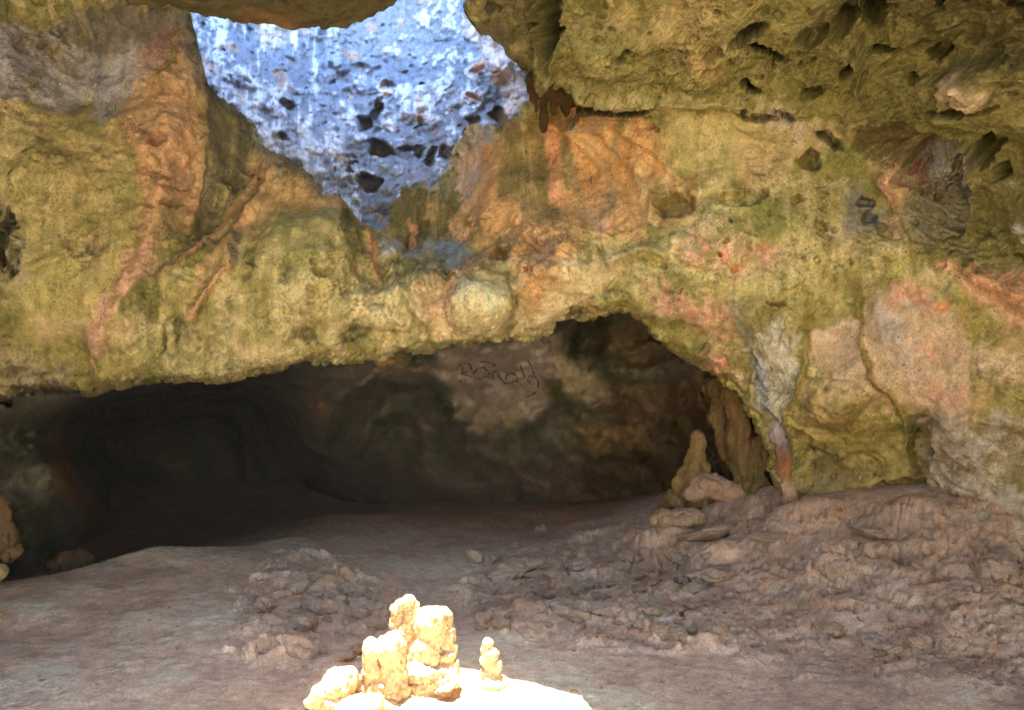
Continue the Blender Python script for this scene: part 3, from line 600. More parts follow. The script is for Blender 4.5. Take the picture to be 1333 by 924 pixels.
for k, (nm, lab, _) in enumerate(PARTS, 1):
    q = Q[vq & (REG == k)]
    if not len(q): continue
    a_, b_, c_, n_ = subset(co, q, cl, WNf)
    o = build_mesh(nm, a_, b_, M_wall, cave_wall, col=c_, normals=n_); o['label'] = lab
v1, q1, c1 = rim((sd_open < 0)[:-1, :-1] & (sd_open < 0)[1:, 1:] & (sd_open < 0)[1:, :-1] & (sd_open < 0)[:-1, 1:], OPENING, .5, .22)
build_mesh('passage_rim', v1, q1, M_wall, cave_wall, col=c1)
v1, q1, c1 = rim((sd_fun < 0)[:-1, :-1] & (sd_fun < 0)[1:, 1:] & (sd_fun < 0)[1:, :-1] & (sd_fun < 0)[:-1, 1:], FUNNEL, .45, .15)
build_mesh('shaft_rim', v1, q1, M_wall, cave_wall, col=c1)

def wall_depth(px, py):
    j = np.clip(np.searchsorted(gx, px), 0, nc - 1); i = np.clip(np.searchsorted(gy, py), 0, nr - 1)
    return WP[i, j, 1]

# ================================================================== THE SHAFT WALL (lit by the sky)
fx = np.arange(150, 772, 1.7).astype(np.float32); fy = np.concatenate([np.arange(-520, -24, 16), np.arange(-24, 372, 1.7)]).astype(np.float32)
FX, FY = np.meshgrid(fx, fy)
FUN_Y = [(497, 298, 8.9), (480, 240, 9.3), (400, 215, 9.0), (345, 190, 9.0), (300, 130, 9.2), (268, 90, 9.3), (248, 30, 9.6), (350, 60, 10.3), (450, 60, 10.8), (550, 50, 10.9), (600, 60, 10.2), (650, 100, 9.5), (682, 120, 9.1), (640, 160, 9.2),
         (580, 220, 9.3), (520, 180, 10.1), (450, 150, 10.1), (380, 130, 9.9), (520, 0, 11.3), (400, 0, 10.9), (450, -200, 11.6), (450, -500, 11.8), (150, 0, 8.0), (150, -500, 8.0), (770, 0, 7.8), (770, -500, 7.8), (500, 370, 8.3), (770, 200, 7.9), (150, 250, 7.7), (650, 350, 8.4), (350, 350, 7.9)]
FYd = coarse_eval(FUN_Y, fx, fy, 100.)
sf = 10.0 / F; Uf, Vf = FX * sf, FY * sf; pf = (Uf, Vf, FYd * .6)
m_lo = fbm(pf, .9, 3, seed=41); m_md = fbm(pf, 3.6, 4, .55, seed=42); m_md2 = fbm(pf, 3.6, 4, .55, seed=43); m_hi = fbm(pf, 15, 4, .6, seed=44)
Df = .2 * m_lo + .10 * m_md + .02 * m_hi + .04 * (fbm(pf, 3., 4, .6, seed=45, ridge=True) - .6)
for (fq, dep, kp, sd_, el) in ((2.2, .12, .08, 21, 1.0), (5.5, .08, .13, 22, 1.), (12., .04, .22, 23, .8), (24., .02, .35, 24, .5)):
    b, _ = cells(Uf * fq + .4 * m_md, Vf * fq * 1.1 + .4 * m_md2, seed=sd_, elong=el, keep=kp, ang0=-.5)
    Df -= dep * sstep(.42, .14, b)
for (x, y, a, b, an, dep) in ((475, 163, 8, 10, 0, .5), (491, 147, 8, 18, 15, .4), (494, 195, 16, 13, 0, .8), (480, 238, 12, 14, -20, .8), (460, 220, 4, 9, 0, .5), (650, 152, 13, 9, 0, .5), (615, 163, 8, 6, 0, .4), (610, 175, 7, 6, 0, .4), (562, 205, 7, 12, 25, .35), (580, 198, 8, 8, 0, .35),
                              (535, 197, 16, 5, 5, .4), (374, 138, 9, 4, -10, .35), (372, 181, 8, 4, 0, .3), (548, 160, 5, 5, 0, .3), (505, 112, 9, 8, 0, .2), (550, 110, 4, 4, 0, .25), (620, 125, 8, 4, 0, .2), (450, 215, 10, 14, 0, .15), (365, 172, 9, 7, 0, -.2), (620, 90, 7, 5, -20, -.15), (440, 80, 14, 10, 0, -.15), (470, 88, 16, 12, 0, .15)):
    r = np.sqrt((((FX + 9 * m_md - x) * math.cos(radians(an)) + (FY + 9 * m_md2 - y) * math.sin(radians(an))) / a) ** 2 + ((-(FX + 9 * m_md - x) * math.sin(radians(an)) + (FY + 9 * m_md2 - y) * math.cos(radians(an))) / b) ** 2)
    Df -= dep * sstep(1.2, .55, r)
Fd = FYd - Df
jw = np.clip(np.searchsorted(gx, fx), 0, nc - 1); iw = np.clip(np.searchsorted(gy, fy), 0, nr - 1)
wy_at = WP[iw][:, jw][..., 1]; inside = sd_fun[iw][:, jw]
Fd = np.where((inside < -4) & (FY > -10), np.maximum(Fd, wy_at + .12 + .25 * np.clip(-inside / 30, 0, 1)), Fd)
edge = np.minimum(np.minimum(FX - fx[0], fx[-1] - FX), fy[-1] - FY)
Fd = np.where((edge < 40) & (FY > -20), wy_at + (Fd - wy_at) * np.clip(edge / 40, 0, 1) + .02, Fd)
FC = np.empty(FX.shape + (3,), np.float32); FC[:] = C(124, 134, 148)  # the sky light's blue is partly put into the rock colour
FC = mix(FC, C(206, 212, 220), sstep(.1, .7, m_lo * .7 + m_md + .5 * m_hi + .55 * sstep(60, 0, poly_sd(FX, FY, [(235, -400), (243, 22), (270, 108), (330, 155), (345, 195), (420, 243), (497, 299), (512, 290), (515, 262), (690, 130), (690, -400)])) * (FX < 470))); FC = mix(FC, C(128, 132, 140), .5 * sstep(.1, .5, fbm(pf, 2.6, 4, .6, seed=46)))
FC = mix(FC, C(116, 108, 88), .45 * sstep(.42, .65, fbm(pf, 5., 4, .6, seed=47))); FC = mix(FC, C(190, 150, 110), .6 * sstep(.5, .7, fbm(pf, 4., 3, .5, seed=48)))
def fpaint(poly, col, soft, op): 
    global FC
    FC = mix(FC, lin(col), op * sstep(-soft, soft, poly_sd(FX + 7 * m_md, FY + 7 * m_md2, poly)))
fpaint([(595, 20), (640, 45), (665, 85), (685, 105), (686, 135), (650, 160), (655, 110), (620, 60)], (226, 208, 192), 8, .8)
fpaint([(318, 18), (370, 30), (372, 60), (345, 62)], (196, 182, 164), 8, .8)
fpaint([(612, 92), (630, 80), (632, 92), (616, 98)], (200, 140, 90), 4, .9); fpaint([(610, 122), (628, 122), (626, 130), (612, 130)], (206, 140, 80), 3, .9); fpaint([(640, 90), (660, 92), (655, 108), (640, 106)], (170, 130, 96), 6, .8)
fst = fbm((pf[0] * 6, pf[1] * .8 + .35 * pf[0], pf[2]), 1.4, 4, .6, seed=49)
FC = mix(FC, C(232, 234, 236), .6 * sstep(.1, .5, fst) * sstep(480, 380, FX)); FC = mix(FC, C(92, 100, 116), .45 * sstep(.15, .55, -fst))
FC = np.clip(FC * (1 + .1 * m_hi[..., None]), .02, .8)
FP = np.stack(ray(FX, FY, Fd), -1).astype(np.float32)
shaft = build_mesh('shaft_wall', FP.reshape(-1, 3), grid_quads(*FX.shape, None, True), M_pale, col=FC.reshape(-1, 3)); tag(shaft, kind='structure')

# ================================================================== THE CHAMBER BEHIND
hx = np.arange(-160, 1062, 3.0).astype(np.float32); hy = np.arange(372, 800, 3.0).astype(np.float32)
HX, HYg = np.meshgrid(hx, hy)
CH_Y = [(650, 500, 10.3), (650, 465, 9.5), (560, 480, 9.8), (700, 540, 10.6), (650, 590, 11.5), (510, 500, 10.4), (510, 545, 11.6), (510, 600, 13), (420, 520, 10.4), (430, 490, 9.3), (400, 560, 12), (310, 520, 19), (250, 560, 27), (180, 600, 28), (115, 560, 22), (250, 650, 28), (120, 640, 12), (84, 600, 9.0), (75, 540, 8.3),
        (40, 560, 8.0), (0, 600, 7.8), (-60, 600, 7.2), (40, 680, 8.2), (0, 760, 8.), (120, 520, 9.5), (300, 490, 10), (200, 500, 9.5), (380, 480, 9), (800, 430, 9.0), (760, 445, 9.9), (840, 455, 9.0), (800, 490, 9.9), (800, 560, 10.2), (860, 560, 10.0), (900, 520, 9.3), (930, 560, 9.0), (920, 620, 9.2), (960, 580, 8.6), (960, 640, 8.8), (1000, 650, 8.4), (800, 640, 11.3), (650, 660, 13), (500, 680, 15),
        (1060, 700, 8.2), (1060, 400, 7.4), (500, 372, 8.2), (0, 372, 7.1), (1060, 372, 7.3), (-160, 372, 6.6), (-160, 800, 6.6), (700, 372, 7.8), (250, 372, 7.5), (500, 800, 15), (250, 800, 18), (900, 800, 9.5), (1060, 800, 8.2), (700, 400, 8.3), (870, 400, 7.8)]
HYd = coarse_eval(CH_Y, hx, hy, 100.)
HYd = HYd + .9 * np.clip(HYd - 13, 0, None)          # the passage runs on into the hill
sh = 10. / F; Uh, Vh = HX * sh, HYg * sh; ph = (Uh, Vh, HYd * .4)
h_lo = fbm(ph, .8, 3, seed=51); h_md = fbm(ph, 3., 4, seed=52); h_md2 = fbm(ph, 3., 4, seed=53)
Dh = .25 * h_lo + .13 * h_md + .13 * (fbm(ph, 2.4, 5, .58, seed=54, ridge=True) - .6)
# arched niche and its ribs; ledge under the top alcove
for (cx0, cy0, a, b, h) in ((512, 580, 92, 88, .2), (512, 592, 38, 50, .16)):
    r = np.sqrt(((HX + 16 * h_md - cx0) / a) ** 2 + ((np.minimum(HYg, cy0) + 12 * h_md2 - cy0) / b) ** 2); fd = sstep(cy0 + 60, cy0, HYg)
    Dh += h * np.exp(-((r - 1.08) / .13) ** 2) * fd
    Dh -= h * 2.2 * sstep(1.0, .85, r) * fd
for (x, y, a, b, h) in ((840, 458, 45, 16, .5), (770, 440, 24, 26, -.4), (815, 485, 30, 14, .2), (512, 590, 22, 30, .5), (600, 555, 60, 20, .15), (540, 478, 10, 8, .2), (800, 575, 60, 25, .25), (740, 500, 26, 30, .15)):
    r = np.sqrt(((HX + 8 * h_md - x) / a) ** 2 + ((HYg + 8 * h_md2 - y) / b) ** 2); Dh += h * sstep(1.3, .5, r)
cellb, _ = cells(Uh * 4 + .5 * h_md, Vh * 5 + .5 * h_md2, seed=33, elong=1., keep=.5); Dh -= .08 * sstep(.45, .15, cellb)
Hd = HYd - Dh
jw = np.clip(np.searchsorted(gx, hx), 0, nc - 1); iw = np.clip(np.searchsorted(gy, hy), 0, nr - 1)
wyh = WP[iw][:, jw][..., 1]; soh = sd_open[iw][:, jw]
Hd = np.where(soh < -6, np.maximum(Hd, wyh + .3), Hd)
eg = np.minimum(np.minimum(HX - hx[0], hx[-1] - HX), HYg - hy[0])
Hd = np.where((eg < 24) & (soh < 0), wyh + .02 + np.maximum(Hd - wyh, .1) * np.clip(eg / 24, 0, 1), Hd)
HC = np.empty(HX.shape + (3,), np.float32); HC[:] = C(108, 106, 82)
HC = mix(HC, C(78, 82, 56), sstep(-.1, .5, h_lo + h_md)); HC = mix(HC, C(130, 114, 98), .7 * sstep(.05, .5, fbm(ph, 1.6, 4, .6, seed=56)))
def hpaint(poly, col, soft, op, thr=None, fq=5, seed=0):
    global HC
    m = op * sstep(-soft, soft, poly_sd(HX + 9 * h_md, HYg + 9 * h_md2, poly))
    if thr is not None: m = m * sstep(thr - .2, thr + .2, fbm(ph, fq, 4, .6, seed=60 + seed))
    HC = mix(HC, lin(col), m)
hpaint([(570, 450), (720, 440), (740, 480), (715, 520), (700, 545), (620, 545), (590, 510), (570, 485)], (182, 166, 148), 9, .9)
hpaint([(575, 520), (650, 515), (690, 545), (640, 570), (575, 560)], (158, 146, 114), 10, .8, -.05)
hpaint([(715, 455), (770, 480), (790, 510), (770, 530), (735, 510)], (172, 158, 124), 7, .9)
hpaint([(705, 495), (735, 495), (740, 520), (715, 525)], (92, 90, 42), 7, .85)
hpaint([(400, 490), (470, 475), (560, 470), (600, 480), (540, 490), (470, 490)], (150, 130, 106), 7, .7)
hpaint([(750, 555), (840, 560), (845, 590), (780, 600), (755, 585)], (176, 152, 104), 9, .85, -.15)
hpaint([(770, 430), (830, 425), (870, 470), (830, 480), (770, 465)], (124, 108, 74), 8, .8)
hpaint([(790, 480), (860, 480), (850, 510), (800, 510)], (124, 124, 88), 10, .6)
hpaint([(800, 500), (940, 500), (930, 640), (780, 640)], (106, 84, 62), 20, .7)
hpaint([(440, 600), (800, 600), (800, 800), (300, 800)], (116, 94, 80), 25, .75)
hpaint([(395, 500), (415, 500), (425, 545), (405, 560)], (140, 96, 70), 8, .7)
hpaint([(68, 555), (84, 555), (105, 640), (180, 680), (240, 720), (150, 720), (70, 640)], (140, 98, 58), 7, .85)
hpaint([(930, 510), (960, 520), (990, 590), (970, 640), (940, 600)], (170, 116, 62), 10, .8)
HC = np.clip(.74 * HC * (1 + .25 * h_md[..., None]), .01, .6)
HP = np.stack(ray(HX, HYg, Hd), -1).astype(np.float32)
chamber = build_mesh('chamber_wall', HP.reshape(-1, 3), grid_quads(*HX.shape, None, True), M_wall, col=HC.reshape(-1, 3)); tag(chamber, kind='structure')
def chamber_pt(px, py, off=.015):
    j = int(np.clip(np.searchsorted(hx, px), 1, len(hx) - 1)); i = int(np.clip(np.searchsorted(hy, py), 1, len(hy) - 1))
    tx = (px - hx[j - 1]) / 3.; ty = (py - hy[i - 1]) / 3.
    Yv = (Hd[i - 1, j - 1] * (1 - tx) + Hd[i - 1, j] * tx) * (1 - ty) + (Hd[i, j - 1] * (1 - tx) + Hd[i, j] * tx) * ty
    return np.array(ray(px, py, Yv - off))

# charcoal scrawl on the chamber wall: thin strokes lying on the rock, letter by letter
LET = {'R': [[(599, 497), (601, 486), (603, 478)], [(597, 476), (604, 472), (611, 474), (614, 480), (608, 484), (599, 486), (607, 488), (614, 491)]],
       'o': [[(616, 487), (621, 480), (629, 478), (636, 483), (637, 489), (629, 492), (617, 494)]],
       'n': [[(623, 471), (634, 471), (641, 474), (646, 476)], [(641, 494), (642, 485), (647, 482), (650, 490), (656, 498), (662, 500)]],
       'a': [[(672, 495), (664, 499), (658, 493), (660, 486), (668, 486), (673, 490), (674, 497)]],
       'l': [[(676, 472), (679, 480), (683, 492)]], 'l ': [[(687, 469), (692, 478), (696, 489)]],
       'd': [[(698, 498), (691, 499), (686, 494), (690, 489), (697, 490), (701, 498), (700, 508), (694, 513), (684, 517)]]}
def ribbon(lines, wpx):
    vs, qs = [], []
    for pl in lines:
        P = []
        for (x0, y0), (x1, y1) in zip(pl[:-1], pl[1:]):
            n = max(2, int(math.hypot(x1 - x0, y1 - y0) / 1.5))
            P += [(x0 + (x1 - x0) * i / n, y0 + (y1 - y0) * i / n) for i in range(n)]
        P.append(pl[-1]); P = np.array(P)
        T = np.gradient(P, axis=0); T /= np.linalg.norm(T, axis=1)[:, None] + 1e-9
        N_ = np.stack([-T[:, 1], T[:, 0]], 1)
        for k, (p, n) in enumerate(zip(P, N_)):
            wv = wpx * (.35 + .9 * abs(math.sin(k * .37 + x0)) * random.uniform(.5, 1))
            vs.append(chamber_pt(*(p + n * wv))); vs.append(chamber_pt(*(p - n * wv)))
            if k and random.random() > .1: b = len(vs) - 4; qs.append((b, b + 2, b + 3, b + 1))
    return np.array(vs), np.array(qs)
scr = empty('graffiti', at(650, 486, 10)); scr.parent = chamber; scr['label'] = 'faded dark scrawled name on the pale chamber wall'
bpy.context.view_layer.update()
for ch, ls in LET.items():
    v_, q_ = ribbon(ls, 1.0); v_ = v_ - np.array(scr.location)
    build_mesh('letter', v_, q_, M_soot, scr)

# ================================================================== THE CEILING with the skylight hole
cxs = np.linspace(-9, 9, 460); cys = np.concatenate([np.linspace(-6.5, 4.6, 140), np.linspace(4.62, 7.0, 230), np.linspace(7.05, 8.4, 30)])
CXg, CYg = np.meshgrid(cxs, cys)
pc = (CXg.astype(np.float32), CYg.astype(np.float32), np.zeros_like(CXg, np.float32))
c_lo = fbm(pc, .8, 3, seed=71); c_md = fbm(pc, 3.5, 4, .55, seed=72); c_hi = fbm(pc, 12, 3, .6, seed=73)
z0 = np.interp(CXg, [-9, -3.6, -3.1, -2.9, -2.5, -2.0, -1.5, -1.25, -1.0, -.6, -.2, 9], [5.2, 5.2, 4.75, 4.6, 4.50, 4.42, 4.36, 4.38, 4.50, 4.75, 5.3, 5.6])
ylip = 6.05 + .12 * c_lo + .06 * c_md
u = CYg - ylip
Z = z0 + 1.55 * sstep(0, .45, u) ** .8 + .25 * sstep(.4, 2.7, u)
Z = np.maximum(Z, np.where(u > .3, 1.62 + .50 * CYg + .1 * (u > 0), 0))
pit, _ = cells(CXg * 9 + c_md, CYg * 9 + c_md * .7, seed=14, elong=.7, keep=.6); pit2, _ = cells(CXg * 20 + c_md, CYg * 20, seed=15, elong=.7, keep=.8)
Z = Z - 2.6 * sstep(-1.0, -5.5, CYg) + .06 * c_md + .03 * c_hi + .07 * sstep(.45, .15, pit) + .03 * sstep(.5, .2, pit2)
hr = np.sqrt(((CXg + 1.24 - .16 * (CYg - 3.6) + .08 * c_lo) / .97) ** 2 + ((CYg - 3.05 + .08 * c_lo) / 2.2) ** 2) + .03 * c_md      # the skylight
HOLE = hr
Z = Z + 1.4 * sstep(1.10, 1.0, hr)
ok = hr > 1.0
okq = ok[:-1, :-1] & ok[1:, 1:] & ok[1:, :-1] & ok[:-1, 1:]
CC = np.empty(CXg.shape + (3,), np.float32); CC[:] = C(88, 80, 38); CC = mix(CC, C(64, 58, 28), sstep(-.1, .4, c_lo + c_md)); CC = mix(CC, C(112, 86, 46), .7 * sstep(.15, .5, fbm(pc, 1.8, 3, seed=75)))
CP = np.stack([CXg, CYg, Z], -1)
a_, b_, c_ = subset(CP.reshape(-1, 3), grid_quads(*CXg.shape, okq), CC.reshape(-1, 3))
ceiling = build_mesh('cave_ceiling', a_, b_, M_wall, col=c_); tag(ceiling, kind='structure')
M_cover = rock_material('dry_scrub', base=(.05, .055, .025), grain=4, bump=.6)
up = a_.copy(); up[:, 2] += .22; tag(build_mesh('hilltop_ground', up, b_, M_cover), kind='structure')  # unseen dark cover added over the ceiling to cut warm bounce
# unseen slab added above the shaft to keep the sun off its wall
ox, oy = np.meshgrid(np.linspace(-8, 6, 60), np.linspace(8.75, 16, 34))
oz = 12.3 + .3 * fbm((ox.astype(np.float32), oy.astype(np.float32), ox.astype(np.float32) * 0), .6, 4, seed=81)
top = np.stack([ox, oy, oz], -1).reshape(-1, 3); n_t = len(top)
bot = top.copy(); bot[:, 2] += 2.2
gq = grid_quads(34, 60)
bidx = np.concatenate([np.arange(60), np.arange(60, 2040, 60) + 59, np.arange(2039, 1979, -1)[1:], np.arange(1980 - 60, 0, -60)])
sideq = np.stack([bidx, np.roll(bidx, -1), np.roll(bidx, -1) + n_t, bidx + n_t], 1)
ob = build_mesh('rock_bridge', np.concatenate([top, bot]), np.concatenate([gq, gq[:, ::-1] + n_t, sideq]), M_blocker); tag(ob, kind='structure')

# unseen lids added round the shaft to stop light leaking in
for (x0, x1, y0, y1) in ((-26, -4.6, 8.2, 70), (1.4, 26, 8.2, 70), (-4.62, 1.42, 12.6, 70), (-26, -8.8, -8, 8.3), (8.8, 26, -8, 8.3)):
    lx, ly = np.meshgrid(np.linspace(x0, x1, 24), np.linspace(y0, y1, 30))
    lz = 6.9 + .3 * fbm((lx.astype(np.float32), ly.astype(np.float32), 0 * lx.astype(np.float32)), .5, 3, seed=131)
    tag(build_mesh('hilltop_ground', np.stack([lx, ly, lz], -1).reshape(-1, 3), grid_quads(30, 24), M_cover), kind='structure')
# unseen walls added to stop light leaks: outer ring, then the hall sides
def unseen_wall(plan):
    P = np.array(plan, float); L = np.r_[0, np.cumsum(np.hypot(*np.diff(P, axis=0).T))]
    t = np.linspace(0, L[-1], 90); zz = np.linspace(-1.5, 7.5, 50); x = np.interp(t, L, P[:, 0]); y = np.interp(t, L, P[:, 1])
    A, B = np.meshgrid(x, zz); Yv, _ = np.meshgrid(y, zz)
    q = (A.astype(np.float32), Yv.astype(np.float32), B.astype(np.float32)); n = .35 * fbm(q, .7, 4, .5, seed=121) + .05 * fbm(q, 4, 3, .5, seed=122)
    c = mix(np.tile(lin((150, 135, 72)), A.shape + (1,)), lin((186, 150, 98)), sstep(-.2, .5, fbm(q, 1.2, 4, .6, seed=123)))
    o = build_mesh('cave_wall', np.stack([A + n, Yv - .6 * n, B], -1).reshape(-1, 3), grid_quads(*A.shape), M_wall, col=c.reshape(-1, 3)); tag(o, kind='structure')
unseen_wall([(-24, -7), (-24, 66), (24, 66), (24, -7)]); unseen_wall([(-8.6, -6.5), (-8.2, 0), (-7.4, 4.0), (-4.9, 5.3)]); unseen_wall([(8.6, -6.5), (8.0, 0), (6.6, 3.6), (3.9, 4.3)])

# ================================================================== THE FLOOR
FLOOR = [(4.0, 6.3, .76), (3.5, 6.9, .81), (2.8, 7.8, .73), (2.5, 7.9, .68), (1.5, 8.2, .3), (1.95, 4.7, .07), (2.75, 4.5, .14), (2.0, 6.2, .24), (2.9, 5.7, .35), (1.2, 7.0, .07), (.3, 10, 0.02), (-2, 9, .08), (-3.4, 7.6, .17), (-4.2, 6.6, .1), (-3, 5, .04), (-2.2, 6.5, .08), (-1.2, 8, .07), (0, 8.5, .04),
         (-4.6, 8.0, -.3), (-3.6, 9.4, -.15), (-2.4, 10.8, .05), (-5, 10, -.4), (-4, 14, -.6), (-3, 18, -.6), (0, 13, .0), (1, 11, .15), (2, 9.6, .5), (2.6, 8.6, .68), (0, 16, 0), (0, 4, 0), (-1.5, 4, 0), (1.5, 3.6, 0), (0, 2, 0), (-4, 3, .02), (4, 3, .12), (5, 5, .5), (5, 7, .85), (-6, 6, .1), (0, -2, 0), (-5, -2, 0), (5, -2, .1), (8, 8, .8), (-8, 8, 0), (0, 24, 0)]
ys = [-4.0]
while ys[-1] < 22:
    y = ys[-1]; ys.append(y + (.25 if y < 2.4 else max(.011, .00085 * y * y) if y < 9.5 else .12))
ys = np.array(ys); ss = np.concatenate([np.linspace(-3.2, -.72, 40)[:-1], np.linspace(-.72, .72, 800), np.linspace(.72, 3.2, 40)[1:]])
SS, YY = np.meshgrid(ss, ys); XX = SS * np.maximum(YY, 2.6)
XX = XX.astype(np.float32); YY = YY.astype(np.float32)
FZ = rbf(FLOOR, XX.astype(np.float64), YY.astype(np.float64), 1.0)
pg = (XX, YY, np.zeros_like(XX)); g_lo = fbm(pg, .7, 3, seed=91); g_md = fbm(pg, 2.6, 4, .55, seed=92); g_md2 = fbm(pg, 2.6, 4, .55, seed=93); g_hi = fbm(pg, 10, 4, .6, seed=94)
gpx = CX + XX / YY.clip(1) * F; gpy = HY + (CAMZ - FZ) / YY.clip(1) * F           # where each floor point shows, to place the rubble beds
def bed(poly, soft): return sstep(-soft, soft, poly_sd((gpx + 45 * g_md).astype(np.float32), (gpy + 22 * g_md2).astype(np.float32), poly)) * (YY > 3)
bed_l = bed([(310, 765), (375, 735), (470, 740), (520, 775), (505, 830), (420, 865), (320, 860), (330, 810)], 16)
bed_c = bed([(610, 790), (640, 740), (720, 715), (800, 690), (880, 680), (960, 800), (990, 845), (860, 835), (760, 835), (680, 830), (610, 815)], 18)
bed_r = bed([(850, 660), (930, 640), (1340, 655), (1500, 700), (1500, 900), (1200, 880), (1000, 850), (900, 790)], 12)
rub = np.clip(bed_l + bed_c + .8 * bed_r, 0, 1)
kb, ks = cells(XX * 4.2 + .8 * g_md, YY * 3.4 + .8 * g_md2, seed=51)
kb2, ks2 = cells(XX * 10 + .9 * g_md, YY * 8 + .9 * g_md2, seed=52); kb3, _ = cells(XX * 22 + g_md, YY * 18 + g_md2, seed=53)
soft_bed = np.clip(bed_l + bed_c, 0, 1)
def dome(k): return np.sqrt(np.clip(1 - (k / .95) ** 2, 0, 1))
G = FZ + .035 * g_lo + .012 * g_md + .004 * g_hi
def billow(f, sd): return np.abs(perlin(XX * f + sd + .6 * g_md, YY * f * .85 - sd + .6 * g_md2, 0 * XX + sd * .37))
bl1, bl2, bl3, bl4 = billow(2.7, 3), billow(6.1, 8), billow(13.5, 15), billow(29., 22)
nod = .05 * bl1 + .036 * bl2 + .010 * bl3 + .004 * bl4 + .035 * fbm(pg, 1.6, 3, .5, seed=95)
bump_ = soft_bed * (.03 + nod * (.7 + .8 * sstep(-.3, .3, g_md)))
bump_ = bump_ + bed_r * (1 - soft_bed) * ((.022 * bl1 + .026 * bl2 + .010 * bl3) * sstep(-.6, .3, g_md) + .05 * fbm(pg, 1.7, 4, .5, seed=96))
G = G + bump_
for (fq, dep, kp, sd_) in ((3.2, .12, .22, 61), (7., .10, .4, 62), (13., .08, .5, 63), (22., .05, .55, 64)):
    b, _ = cells(XX * fq + .5 * g_md, YY * fq * .8 + .5 * g_md2, seed=sd_, elong=.8, keep=kp); G -= dep * sstep(.36, .12, b) * rub * (1 if fq > 5 else bed_r)
G -= .012 * sstep(.3, .1, cells(XX * 5 + .5 * g_md, YY * 3 + g_md2, seed=66, elong=1.5, keep=.35)[0]) * (1 - rub)
# mounds on the right slope
def mound(px, py, Y, rx, ry, h):
    global G
    x0, y0, _ = ray(px, py, Y); r = np.sqrt(((XX + .1 * g_md - x0) / rx) ** 2 + ((YY + .1 * g_md2 - y0) / ry) ** 2); G = G + h * sstep(1.2, .2, r)
mound(1085, 755, 6.1, .2, .25, .2); mound(1050, 690, 7.1, .35, .3, .12); mound(925, 745, 6.9, .3, .2, .1); mound(1190, 690, 6.6, .3, .2, .08); mound(870, 715, 7.6, .3, .2, .06)
GC = np.empty(XX.shape + (3,), np.float32); GC[:] = C(184, 154, 132)
GC = mix(GC, C(198, 168, 144), sstep(-.2, .4, g_lo + .5 * g_md)); GC = mix(GC, C(168, 138, 116), .7 * sstep(.1, .5, fbm(pg, 1.3, 4, .6, seed=98)))
GC = mix(GC, C(176, 138, 106), .7 * rub * sstep(-.15, .35, fbm(pg, 2.6, 4, .6, seed=99))); GC = mix(GC, C(186, 134, 90), .6 * rub * sstep(.2, .5, fbm(pg, 4., 4, .6, seed=100)))
GC = mix(GC, C(160, 140, 120), .6 * rub * sstep(.1, .45, fbm(pg, 5., 4, .6, seed=101)))
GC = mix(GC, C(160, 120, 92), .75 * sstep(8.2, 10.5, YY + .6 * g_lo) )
GC = mix(GC, np.repeat((GC @ np.array([.3, .59, .11], np.float32))[..., None], 3, -1), np.full(XX.shape, .22, np.float32))
GC = np.clip(1.24 * GC * np.array([1.0, .975, .89], np.float32) * (1 + .10 * g_hi[..., None] + .08 * g_md[..., None]), .02, .6)
GP = np.stack([XX + .25 * bump_ * g_md2, YY - .5 * bump_, G], -1).astype(np.float32)
floor = build_mesh('cave_floor', GP.reshape(-1, 3), grid_quads(*XX.shape), M_floor, col=GC.reshape(-1, 3)); tag(floor, kind='structure')
def floor_z(x, y):
    i = int(np.clip(np.searchsorted(ys, y), 1, len(ys) - 1)); j = int(np.clip(np.searchsorted(ss, x / max(y, 2.6)), 1, len(ss) - 1))
    return float(G[i, j])
def on_floor(px, py):
    """where the line of sight through a photo pixel meets the floor"""
    prev = None
    for Y in np.arange(3.0, 16, .02):
        x, y, z = ray(px, py, Y)
        if z <= floor_z(x, y): return Vector((x, Y, floor_z(x, y)))
    return Vector(ray(px, py, 9))
# unseen rising terrain outside the mouth, added to bounce warm light in
tx, ty = np.meshgrid(np.linspace(-80, 80, 90), np.linspace(-120, -3.9, 90))
tz = -.06 + .12 * np.clip(-ty - 8, 0, None) ** 1.0 * sstep(8, 30, -ty) + .4 * fbm((tx.astype(np.float32), ty.astype(np.float32), 0 * tx.astype(np.float32)), .2, 3, seed=111) * sstep(5, 12, -ty)
M_bounce = rock_material('dry_ground', base=(0.42, 0.33, 0.22), grain=2, bump=.3)
go = build_mesh('ground', np.stack([tx, ty, tz], -1).reshape(-1, 3), grid_quads(90, 90), M_bounce); tag(go, kind='structure')

